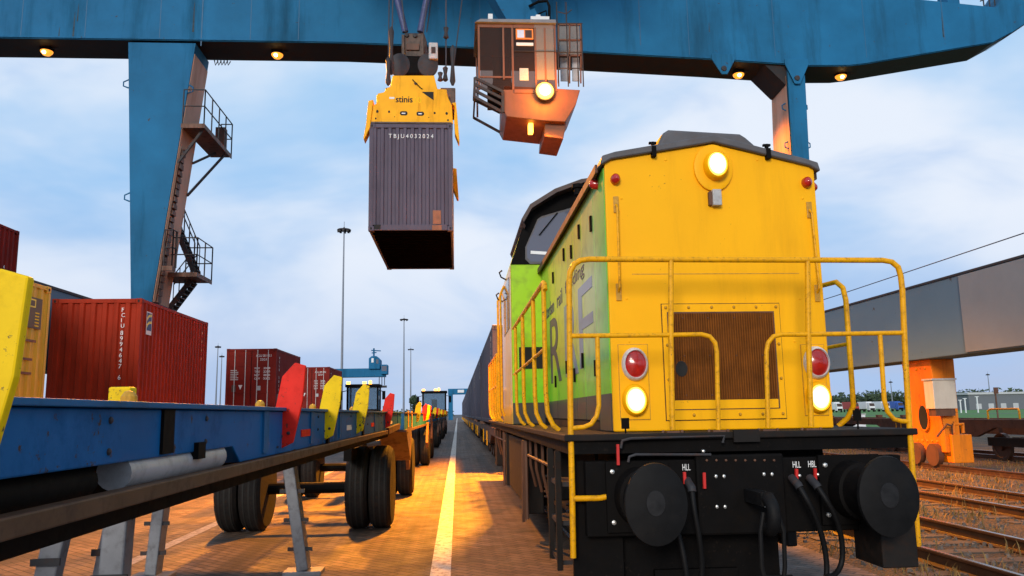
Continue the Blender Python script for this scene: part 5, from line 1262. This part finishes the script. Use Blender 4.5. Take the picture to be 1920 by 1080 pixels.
# lamp
lp = k_(1022, 169, KY0-.25)
lb = MB().lathe((lp.x, KY0-.06, lp.z), [(.08, .24), (-.05, .28), (-.12, .34), (-.14, .33)], 'y', 28).build('floodlight', M_steel, kc, smooth=True)
MB().lathe((lp.x, KY0-.10, lp.z), [(-.04, .32), (-.10, .29), (-.18, .16), (-.20, 0)], 'y', 28).build('lens', M_hpsb, lb, smooth=True)
MB().lathe((lp.x, KY0-.24, lp.z), [(.06, .20), (-.06, .18), (-.12, .10), (-.14, 0)], 'y', 28).build('bulb', M_hpsc, lb, smooth=True)
l2 = bpy.data.lights.new('floodlight_spill', 'POINT'); l2.color = (1, .36, .025); l2.energy = 300; l2.shadow_soft_size = .3
o2 = bpy.data.objects.new('floodlight_spill', l2); C.objects.link(o2); o2.parent = kc; o2.location = Vector((lp.x, KY0-.75, lp.z))-Vector(kc.location)
o = point('floodlight_glow', (lp.x, KY0-.7, lp.z-1.0), (1, .33, .006), 112000, .55, 112, -8, 1.0); o.parent = kc; o.location = Vector((lp.x, KY0-.7, lp.z-1.0))-Vector(kc.location)
q = k_(997, 236); sl = MB().box(q.x-.08, q.x+.08, KY0+.3, KY0+.55, q.z-.12, q.z+.22).build('small_lamp', M_beacon, kc, bevel=.02)
# hanger arm
arm = MB().prism([(k_(915, -40).x, k_(915, -40).z), (k_(985, -40).x, k_(985, -40).z), (k_(1020, 34).x, k_(1020, 34).z), (k_(958, 34).x, k_(958, 34).z)], 'y', KY0+.5, KY0+1.4).build('hanger_arm', M_blue, kc)
MB().box(k_(930, 34).x, k_(1035, 34).x, KY0+.3, KY0+1.6, zt+.125, zt+.25).build('hanger_plate', M_dpan, kc)
pipe = MB().tube([k_(992, 12, KY0+.4), k_(1010, 3, KY0+.4), k_(1026, 2, KY0+.4), k_(1030, 12, KY0+.4), k_(1030, 36, KY0+.4)], .05, 8).tube([k_(1010, 26, KY0+.4), k_(1024, 20, KY0+.4), k_(1026, 40, KY0+.4)], .03, 8).build('cable_conduit', M_black, kc, smooth=True)
# the trolley, running in front of the girder above the picture
tro = thing('crane_trolley', 'blue crane trolley on the girder above the cab and ropes', 'crane trolley', (0, 24, 21))
MB().box(-5.5, 5.5, 22.5, 31.0, 21.2, 22.2).box(.8, 1.6, 25.9, 27.2, 19.0, 21.198).build('trolley_frame', M_blue, tro)
MB().box(-3, 0, 25, 28, 22.202, 23.5).build('hoist_house', M_blue, tro)

# ------------------------------------------------------------------ spreader with ropes
sp = thing('container_spreader', 'yellow lifting spreader clamped on top of the hanging slate container', 'spreader', (-1.35, 26.5, 10.52))
SY = 23.32
def s_(zx, zy, Y=SY): q = at(640+zx/4, zy/4, Y=Y); return (q.x, q.z)
zb = 10.535
pl = [s_(215, 905), s_(222, 800), s_(272, 770), s_(272, 700), s_(320, 690), s_(345, 655), s_(365, 650), s_(385, 565), s_(695, 565), s_(720, 665), s_(790, 670), s_(795, 720), s_(830, 790), s_(838, 905)]
pl[0] = (pl[0][0], zb); pl[-1] = (pl[-1][0], zb)
hp_ = MB().prism(pl, 'y', SY, SY+.10).build('end_plate', M_spr, sp, bevel=.02)
for zx, zy, rx, rz in ((270, 840, .036, .045), (358, 842, .03, .038), (700, 852, .03, .038), (790, 855, .036, .045), (400, 880, .012, .014), (656, 886, .012, .014), (258, 893, .025, .03), (800, 905, .025, .03)):
    q = s_(zx, zy-4); MB().lathe((q[0], SY-.002, max(q[1], zb+.04)), [(0, 1), (-.004, 1)], 'y', 20, rx, rz).build('plate_hole', M_grout, hp_)
for zx, zy in ((468, 850), (592, 853)):
    q = s_(zx, zy)
    sl = [(q[0]+.06+.055*math.cos(t), q[1]+.065*math.sin(t)) for t in [-PI/2+i*PI/8 for i in range(9)]]+[(q[0]-.06+.055*math.cos(t), q[1]+.065*math.sin(t)) for t in [PI/2+i*PI/8 for i in range(9)]]
    MB().prism(sl, 'y', SY-.006, SY-.001).build('plate_slot', M_grout, hp_)
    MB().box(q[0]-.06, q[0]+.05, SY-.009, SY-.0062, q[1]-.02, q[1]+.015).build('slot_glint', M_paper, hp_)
a = s_(408, 768); b = s_(532, 725)
txt('stinis', (a[0], SY-.001, a[1]), (1, 0, 0), (0, 0, 1), b[1]-a[1], 'lettering', M_grout, hp_, width=b[0]-a[0])
txt('stinis', (a[0]+.012, SY-.0015, a[1]+.004), (1, 0, 0), (0, 0, 1), b[1]-a[1], 'lettering_bold', M_grout, hp_, width=b[0]-a[0])  # second copy set slightly aside to thicken the letters
a = s_(552, 772); b = s_(600, 728)
txt('10', (a[0], SY-.001, a[1]), (1, 0, 0), (0, 0, 1), b[1]-a[1], 'lettering', M_pyel, hp_, width=b[0]-a[0])
a = s_(360, 742); b = s_(398, 728); MB().box(a[0], b[0], SY-.005, SY-.001, a[1], b[1]).build('small_mark', M_paper, hp_)
a = s_(632, 752); b = s_(692, 690)
MB().prism([(a[0]-.12, b[1]), (b[0], b[1]), (b[0], a[1])], 'y', SY-.006, SY-.001).build('plate_opening', M_grout, hp_)
q = s_(558, 628); MB().lathe((q[0], SY-.002, q[1]), [(0, .055), (-.02, .05)], 'y', 18, 1, .7).build('centre_eye', M_head, hp_)
MB().box(-2.58, -.12, SY+.102, SY+.5, zb, zb+.35).box(-2.35, -.35, SY+.5, 29.2, zb+.05, zb+.75).box(-2.58, -.12, 29.2, 29.7, zb, zb+.5).build('telescopic_frame', M_spr, sp, bevel=.02)
MB().box(-2.55, -.13, SY-.03, SY-.003, zb-.012, zb+.035).build('lower_lip', M_head, hp_)
# gather flippers
def flip(pts, y0, y1):
    MB().prism(pts, 'y', y0, y1).build('gather_flipper', M_spr, sp, bevel=.01)
flip([s_(205, 760), s_(240, 752), s_(240, 770), s_(222, 905), s_(216, 960), s_(170, 1052), s_(166, 1040), s_(186, 940), s_(196, 830)], SY-.05, SY+.35)
flip([s_(828, 775), s_(860, 772), s_(868, 850), s_(886, 1060), s_(882, 1072), s_(852, 1000), s_(846, 900), s_(850, 800)], SY-.05, SY+.35)
def f2(px, py): q = at(px, py, Y=29.2); return (q.x, q.z)
flip([f2(849, 315), f2(856, 316), f2(858, 345), f2(860, 372), f2(857, 372), f2(850, 355)], 29.2, 29.6)
for zx0, zx1 in ((260, 300), (760, 800)):
    a = s_(zx0, 770); b = s_(zx1, 700); MB().box(a[0], b[0], SY+.11, SY+.4, a[1], b[1]).build('corner_housing', M_spr, sp, bevel=.02)
def sh_(zx, zy): return s_(zx, zy, 25.3)
# head block
hb = MB().prism([sh_(460, 590), sh_(480, 420), sh_(462, 290), sh_(480, 235), sh_(620, 235), sh_(640, 300), sh_(620, 420), sh_(650, 470), sh_(600, 590)], 'y', 25.4, 27.2).build('head_block', M_head, sp, bevel=.04)
q = sh_(535, 350); MB().box(q[0]-.22, q[0]+.22, 25.34, 25.398, q[1]-.10, q[1]+.14).build('block_plate', M_rustp, hb, bevel=.02)
for k in (-.32, .32):
    MB().box(q[0]+k-.05, q[0]+k+.05, 25.33, 25.398, q[1]-.5, q[1]+.45).build('block_rib', M_head, hb, bevel=.015)
for zx, s1 in ((440, 1), (650, -1)):
    q = sh_(zx, 500); MB().lathe((q[0], 25.2, q[1]), [(-.12, .22), (-.06, .42), (.06, .42), (.12, .22)], 'y', 28, .8, .95).build('sheave', M_steel, hb, smooth=True)
q = sh_(540, 480); MB().box(q[0]-.55, q[0]+.55, 25.15, 25.38, q[1]-.45, q[1]+.25).build('sheave_block', M_black, hb, bevel=.08)
for zx, zy in ((490, 255), (552, 258)):
    q = sh_(zx, zy); MB().lathe((q[0], 25.39, q[1]), [(0, .08), (-.05, .07), (-.06, 0)], 'y', 14).build('pin_cap', M_steel, hb, smooth=True)
q0, q1 = sh_(680, 400), sh_(715, 470)
MB().box(q0[0]-.10, q0[0]+.2, 25.0, 25.2, q1[1], q0[1]+.25).build('work_lamp', M_gbox, hb, bevel=.03)
q = sh_(690, 405); MB().box(q[0]-.06, q[0]+.08, 24.98, 24.998, q[1]-.12, q[1]+.1).build('work_lamp_lens', M_seat, hb)
# spreader links and ropes
for zx0, zx1 in ((400, 480), (655, 590)):
    a = at(640+zx0/4, -20, Y=26); b = at(640+zx1/4, 240/4, Y=26); MB().tube([a, b], .11, 10).build('hydraulic_strut', M_strut, sp, smooth=True)
MB().lathe((s_(590, 175)[0], 26, s_(590, 175)[1]), [(-.15, .26), (.15, .26)], 'y', 16).build('strut_clamp', M_head, sp)
MB().box(s_(575, 230)[0], s_(615, 190)[0], 25.7, 25.9, s_(575, 240)[1], s_(575, 170)[1]).build('strut_housing', M_silver, sp, bevel=.03)
for zx0, zx1, zy1, Y in ((388, 375, 560, 24.2), (440, 480, 240, 25.6), (785, 785, 590, 24.2), (655, 615, 260, 25.6), (920, 835, 560, 28.5), (360, 352, 560, 28.0), (690, 640, 240, 26.2)):
    a = at(640+zx0/4, -30, Y=Y); b = at(640+zx1/4, zy1/4, Y=Y); MB().tube([a, b], .022, 6).build('hoist_rope', M_rope, sp)
for zx, zt_, zb_, Y in ((352, 430, 640, 24.0), (375, 200, 560, 24.2), (785, 200, 290, 24.2), (780, 500, 610, 24.2), (835, 340, 640, 24.0), (742, 540, 610, 24.1)):
    a = at(640+zx/4, zt_/4, Y=Y-.05); b = at(640+zx/4, zb_/4, Y=Y-.05)
    MB().tube([a, a.lerp(b, .1), a.lerp(b, .5), a.lerp(b, .9), b], [.03, .085, .05, .09, .04], 10).build('rope_socket', M_steel, sp, smooth=True)
for zx in (350, 770):
    a = s_(zx, 700); MB().box(a[0]-.12, a[0]+.35 if zx > 500 else a[0]+.12, 23.7, 24.1, zb+.4, a[1]+.35).build('rope_anchor', M_head, sp, bevel=.03)
MB().tube([at(775, 140, Y=23.6), at(774, 150, Y=23.3), at(782, 158, Y=23.25), at(790, 166, Y=23.3), at(800, 170, Y=23.4)], .014, 6).build('power_cable', M_black, sp, smooth=True)

# ------------------------------------------------------------------ light masts
def mast(px, pt, pb, Y, label, r=.28, crown=1.3):
    a = at(px[0], pt, Y=Y); base = at(px[1], pb, Y=Y)
    t = thing('light_mast', label, 'light mast', (base.x, Y, 0), 'floodlight masts')
    MB().tube([(base.x, Y, 0), (base.x, Y, a.z)], [r, r*.4], 12).build('pole', M_mast, t, smooth=True)
    c = MB()
    c.lathe((base.x, Y, a.z), [(-.12, crown), (.0, crown*1.02), (.12, crown*.9), (.25, crown*.2), (.6, .05)], 'z', 20)
    for k in range(8):
        an = k*PI/4; c.box(base.x+crown*.8*math.cos(an)-.2, base.x+crown*.8*math.cos(an)+.2, Y+crown*.8*math.sin(an)-.2, Y+crown*.8*math.sin(an)+.2, a.z-.45, a.z-.122)
    c.tube([(base.x, Y, a.z+.5), (base.x, Y, a.z+1.6)], .04, 5)
    c.build('lamp_crown', M_steel, t)
mast((643, 641), 431, 690, 150, 'tallest lamp mast, standing behind the red row left of the middle')
mast((759, 757), 599, 740, 300, 'thin lamp mast right of the tall mast', .4, 1.6)
mast((771, 770), 655, 740, 420, 'faint lamp mast just right of the thin one', .45, 1.6)
mast((408, 405), 650, 745, 330, 'pair of small far masts, the left and taller one', .4, 1.2)
mast((416, 413), 668, 745, 380, 'pair of small far masts, the right and shorter one', .4, 1.2)
mast((1672, 1674), 716, 762, 420, 'small far mast seen between the yellow handrails', .4, .9)
mast((1855, 1858), 702, 758, 420, 'small far mast above the white building at the right edge', .4, .9)
# overhead wire
xw = 18.6; za, zb2 = at(1920, 437, X=xw), at(1566, 555, X=xw)
tag(MB().tube([(xw, 8, za.z+.1), (xw, za.y, za.z), (xw, zb2.y, zb2.z), (xw, 160, zb2.z+.1)], .02, 5).build('overhead_wire', M_rope), 'thin overhead contact wire above the rusty flat wagons', 'wire')

# ------------------------------------------------------------------ far blue cranes
fc = thing('crane_machine', 'distant blue crane top with machinery and cab above the dark tractor', 'crane', (at(690, 757, Y=115).x, 115, 0))
def d_(px, py, Y=115): q = at(px, py, Y=Y); return q
a, b = d_(586, 692), d_(722, 706)
bmx = MB().box(a.x, b.x, 115, 117, b.z, a.z).build('beam', M_blue, fc)
MB().box(a.x, a.x+1.2, 115.1, 116.9, 0, b.z-.003).build('leg', M_blue, fc)
a, b = d_(692, 668), d_(713, 692); mh = MB().prism([(a.x, b.z), (a.x, a.z-.3), (a.x+.4, a.z), (b.x-.5, a.z), (b.x, a.z-.5), (b.x, b.z)], 'y', 114.6, 117.4).build('machine_house', M_blue, fc, bevel=.08)
a, b = d_(697, 672), d_(701, 680); MB().box(a.x, b.x, 114.56, 114.6, b.z, a.z).build('house_window', M_truckw, mh)
a, b = d_(706, 674), d_(710, 682); MB().box(a.x, b.x, 114.56, 114.6, b.z, a.z).build('house_window', M_glass, mh)
a, b = d_(715, 684), d_(727, 702); kb = MB().box(a.x, b.x, 114.4, 116.4, b.z, a.z).build('cab', M_blue, fc, bevel=.1)
MB().box(a.x+.1, b.x-.1, 114.37, 114.398, b.z+.45, a.z-.2).build('cab_window', M_glass, kb)
h = MB().tube([d_(701, 668), d_(701, 653)], .12, 6).tube([d_(696, 657), d_(714, 658)], .08, 5).tube([d_(697, 662), d_(706, 661)], .08, 5)
h.build('top_mast', M_blue, fc)
h = MB()
for px in (711, 716, 721): h.tube([d_(px, 706), d_(px, 722)], .06, 5)
h.box(d_(709, 720).x, d_(725, 720).x, 114.8, 115.4, d_(709, 727).z, d_(709, 723).z)
h.build('hook_block', M_steel, fc)
fg = thing('gantry_crane', 'pale blue gantry girder far away at the end of the white line', 'crane', (2, 270, 0))
a, b = at(840, 729, Y=270), at(890, 739, Y=270)
MB().box(a.x, a.x+40, 270, 273, b.z, a.z).build('girder', M_blue, fg)
MB().box(a.x+.1, a.x+1.6, 270.1, 272.9, 0, b.z-.003).box(a.x+38, a.x+39.5, 270.1, 272.9, 0, b.z-.003).build('legs', M_blue, fg)
a2, b2 = at(858, 731, Y=269.8), at(870, 736, Y=269.8); MB().box(a2.x, b2.x, 269.75, 269.998, b2.z, a2.z).build('girder_sign', M_truckw, fg)

# ------------------------------------------------------------------ trees and the far right background
def leaf_blob(mb, c, rx, ry, rz, n, s):
    for _ in range(n):
        while True:
            p = Vector((random.uniform(-1, 1), random.uniform(-1, 1), random.uniform(-1, 1)))
            if p.length <= 1: break
        p *= .6+.4*random.random()
        q = Vector((c[0]+p.x*rx, c[1]+p.y*ry, c[2]+p.z*rz))
        u = Vector((random.gauss(0, 1), random.gauss(0, 1), random.gauss(0, 1))).normalized(); v = u.orthogonal().normalized(); ss = s*random.uniform(.5, 1.3)
        mb.add([q-u*ss, q+v*ss*.6, q+u*ss, q-v*ss*.6], [(0,1,2,3)])
def tree(px, pb, h, Y, label, w=4, n=900, group=None):
    base = at(px, pb, Y=Y); t = thing('tree', label, 'tree', (base.x, Y, 0), group)
    tm = MB().tube([(base.x, Y, 0), (base.x+.1, Y, h*.5), (base.x, Y, h*.85)], [.3, .2, .06], 8)
    for k in range(5):
        an = random.random()*6.28; z = h*(.35+.1*k); tm.tube([(base.x, Y, z), (base.x+w*.3*math.cos(an), Y+w*.3*math.sin(an), z+h*.15)], [.1, .03], 6)
    tm.build('trunk', M_trunk, t)
    m = MB()
    for k in range(7):
        an = random.random()*6.28; rr = w*.28*random.random()
        leaf_blob(m, (base.x+rr*math.cos(an), Y+rr*math.sin(an), h*(.35+.55*random.random())), w*.3, w*.3, h*.2, n//7, .38)
    m.build('crown', M_leaf, t)
    return t
tree(777, 757, 8.2, 230, 'dark round tree beside the far tractors left of the line', 4.6)
# far wood on the right as one mass, and left horizon hedge
m = MB()
for i in range(150):
    px = 1540+400*i/150; Y = 520+random.uniform(-15, 15); b = at(px, 765, Y=Y)
    leaf_blob(m, (b.x, Y, 5+random.uniform(-1.2, 3.5)), 4.5, 4, 5.5, 60, 1.3)
for i in range(60):
    px = 380+470*i/60; Y = 620+random.uniform(-15, 15); b = at(px, 765, Y=Y)
    leaf_blob(m, (b.x, Y, 2.5+random.uniform(-.5, 1.5)), 6, 4, 3.5, 40, 1.2)
tag(m.build('distant_wood', M_leaf), 'dark band of distant trees along the horizon', 'wood', kind='stuff')
def truck(px, Y, cm, label, flip=1):
    b = at(px, 765, Y=Y); t = thing('parked_truck', label, 'truck', (b.x, Y, 0), 'trucks parked beyond the grass')
    x = b.x
    MB().box(x-1.25, x+1.25, Y+2.6, Y+10, 1.2, 4.2).build('box_body', cm, t, bevel=.05)
    c = MB().prism([(Y, .7), (Y+2.2, .7), (Y+2.2, 3.7), (Y+.6, 3.7), (Y+.1, 2.2)], 'x', x-1.2, x+1.2).build('cab', cm, t, bevel=.06)
    MB().prism([(Y+.10, 2.35), (Y+.5, 3.5), (Y+.44, 3.52), (Y+.04, 2.37)], 'x', x-1.05, x+1.05).build('windscreen', M_seat, c)
    MB().box(x-1.0, x+1.0, Y-.03, Y-.001, .75, 1.5).build('radiator', M_black, c)
    for yy in (1.2, 5.5, 8.5):
        for sx in (-1, 1):
            MB().lathe((x+sx*1.0, Y+yy, .5), [(-.15, .5), (.15, .5), (.16, .3), (.16, 0)], 'x', 16).build('wheel', M_tyre, t)
for i, (px, cm, nm) in enumerate(((1575, M_truckw, 'white truck, leftmost of the row beyond the grass'), (1606, M_truckr, 'dark red truck second from the left in the row beyond the grass'), (1636, M_truckw, 'white truck in the middle of the row beyond the grass'), (1664, M_truckw, 'white truck just left of the blue truck beyond the grass'), (1690, M_truckb, 'blue truck at the right end of the row beyond the grass'))):
    truck(px, 320+2*i, cm, nm)
a, b = at(1815, 736, Y=330), at(1990, 757, Y=330)
bl_ = thing('low_building', 'long low pale building at the right picture edge', 'building', (a.x, 330, 0))
wl = MB().box(a.x, b.x, 330, 345, 0, a.z-.9).build('wall', mat('building_dark', (.13, .14, .16), .7, var=.1), bl_)
MB().box(a.x-.6, b.x+.6, 329.5, 345.5, a.z-.898, a.z).build('roof', M_concr, bl_)
for i in range(6):
    x = a.x+3+i*5.5; MB().box(x, x+2.4, 329.93, 329.998, .4, 2.6).build('bay_door', M_concr, wl)
for i, px in enumerate((1803, 1812, 1835)):
    b = at(px, 775, Y=200)
    tag(MB().box(b.x-.12, b.x+.12, 200, 200.24, 0, 3.2+.4*i).box(b.x-.5, b.x+.5, 200.02, 200.2, 3.2+.4*i, 3.35+.4*i).build('marker_post', M_truckw), ['white marker post nearest the orange crane foot', 'white marker post second from the crane foot', 'tallest white marker post on the grass'][i], 'post', 'white posts on the grass')
b = at(1612, 790, Z=0)
wc = thing('relay_cabinet', 'white relay cabinet behind the yellow handrail on the right', 'cabinet', (b.x*.6, b.y*.6, 0))
x, y = b.x*.6, b.y*.6
MB().box(x-.5, x+.5, y, y+.6, .1, 1.25).build('body', M_truckw, wc, bevel=.02); MB().box(x-.55, x+.55, y-.05, y+.65, 1.252, 1.32).build('lid', M_gbox, wc); MB().box(x-.4, x+.4, y+.05, y+.55, 0, .098).build('plinth', M_concr, wc)
b = at(1872, 790, Y=48)
tag(MB().tube([(b.x, 48, 0), (b.x, 48, 2.9)], .05, 8).box(b.x-.14, b.x+.14, 47.9, 47.95, 2.5, 2.9).build('track_post', M_rustp), 'thin rusty post beyond the flat wagon at the right edge', 'post')

# ------------------------------------------------------------------ light and sky
SUN_EL, SUN_AZ = 17, 198     # azimuth from +y, clockwise: behind the camera
W = bpy.data.worlds.new('World'); S.world = W; W.use_nodes = True
N = W.node_tree.nodes; L = W.node_tree.links; bg = N['Background']
sky = N.new('ShaderNodeTexSky'); sky.sky_type = 'NISHITA'; sky.sun_disc = False
sky.sun_elevation = math.radians(SUN_EL); sky.sun_rotation = math.radians(SUN_AZ); sky.air_density = 1.2; sky.dust_density = 2
tc = N.new('ShaderNodeTexCoord'); sep = N.new('ShaderNodeSeparateXYZ'); L.new(tc.outputs['Generated'], sep.inputs[0])
def math_(op, a, b=None, c=None):
    n = N.new('ShaderNodeMath'); n.operation = op
    for i, v in enumerate((a, b, c)):
        if v is None: continue
        if isinstance(v, (int, float)): n.inputs[i].default_value = v
        else: L.new(v, n.inputs[i])
    return n.outputs[0]
def mixc(f, a, b):
    k = N.new('ShaderNodeMix'); k.data_type = 'RGBA'
    if isinstance(f, float): k.inputs[0].default_value = f
    else: L.new(f, k.inputs[0])
    for i, v in ((6, a), (7, b)):
        if isinstance(v, tuple): k.inputs[i].default_value = (*v, 1)
        else: L.new(v, k.inputs[i])
    return k.outputs[2]
zc = math_('MAXIMUM', sep.outputs[2], 0)
den = math_('ADD', zc, .22)
cmb = N.new('ShaderNodeCombineXYZ'); L.new(sep.outputs[0], cmb.inputs[0]); L.new(sep.outputs[1], cmb.inputs[1]); L.new(math_('MULTIPLY', sep.outputs[2], 2.3), cmb.inputs[2])
def nz(sc, off, det=6, ro=.5, dist=.3):
    mp = N.new('ShaderNodeMapping'); mp.inputs['Location'].default_value = off; mp.inputs['Scale'].default_value = (1, 1.25, 1); L.new(cmb.outputs[0], mp.inputs[0])
    n = N.new('ShaderNodeTexNoise'); n.inputs['Scale'].default_value = sc; n.inputs['Detail'].default_value = det; n.inputs['Roughness'].default_value = ro; n.inputs['Distortion'].default_value = dist
    L.new(mp.outputs[0], n.inputs['Vector']); return n.outputs['Fac']
def rmp(src, a, b, c=0, d=1):
    r = N.new('ShaderNodeMapRange'); r.interpolation_type = 'SMOOTHSTEP'; r.inputs[1].default_value = a; r.inputs[2].default_value = b; r.inputs[3].default_value = c; r.inputs[4].default_value = d
    L.new(src, r.inputs[0]); return r.outputs[0]
skys = N.new('ShaderNodeVectorMath'); skys.operation = 'SCALE'; L.new(sky.outputs[0], skys.inputs[0]); skys.inputs['Scale'].default_value = .9
ramp = N.new('ShaderNodeValToRGB'); e = ramp.color_ramp
e.elements[0].position = 0; e.elements[0].color = (5.0, 5.9, 8.2, 1); e.elements[1].position = 1; e.elements[1].color = (4.2, 6.2, 9.0, 1)
for p, c in ((.10, (4.0, 5.7, 8.9, 1)), (.26, (3.3, 6.0, 9.6, 1)), (.5, (4.2, 6.9, 9.8, 1))):
    k = e.elements.new(p); k.color = c
L.new(sep.outputs[2], ramp.inputs[0])
base = mixc(.9, skys.outputs[0], ramp.outputs[0])
c1_ = mixc(math_('MULTIPLY', rmp(nz(2.3, (3.1, 1.7, 0), 5, .5), .36, .66, 0, .88), rmp(sep.outputs[2], .02, .22, .45, 1)), base, (8.7, 9.15, 10.0))
c2_ = mixc(rmp(nz(3.4, (7.3, 2.2, 5), 5, .5, .6), .46, .70, 0, .65), c1_, (3.9, 5.8, 8.9))
L.new(c2_, bg.inputs['Color']); bg.inputs['Strength'].default_value = .1
sd = bpy.data.lights.new('sun', 'SUN'); sd.energy = 2.1; sd.angle = math.radians(16); sd.color = (1, .90, .78)
so = bpy.data.objects.new('sun', sd); C.objects.link(so)
az = math.radians(SUN_AZ); el = math.radians(SUN_EL)
dirv = Vector((math.sin(az)*math.cos(el), math.cos(az)*math.cos(el), math.sin(el)))
so.rotation_euler = dirv.to_track_quat('Z', 'Y').to_euler()

for o in list(bpy.data.objects):
    if '_base' in o: del o['_base']
S.view_settings.view_transform = 'Standard'; S.view_settings.look = 'None'; S.view_settings.exposure = 0; S.view_settings.gamma = 1
S.cycles.max_bounces = 6
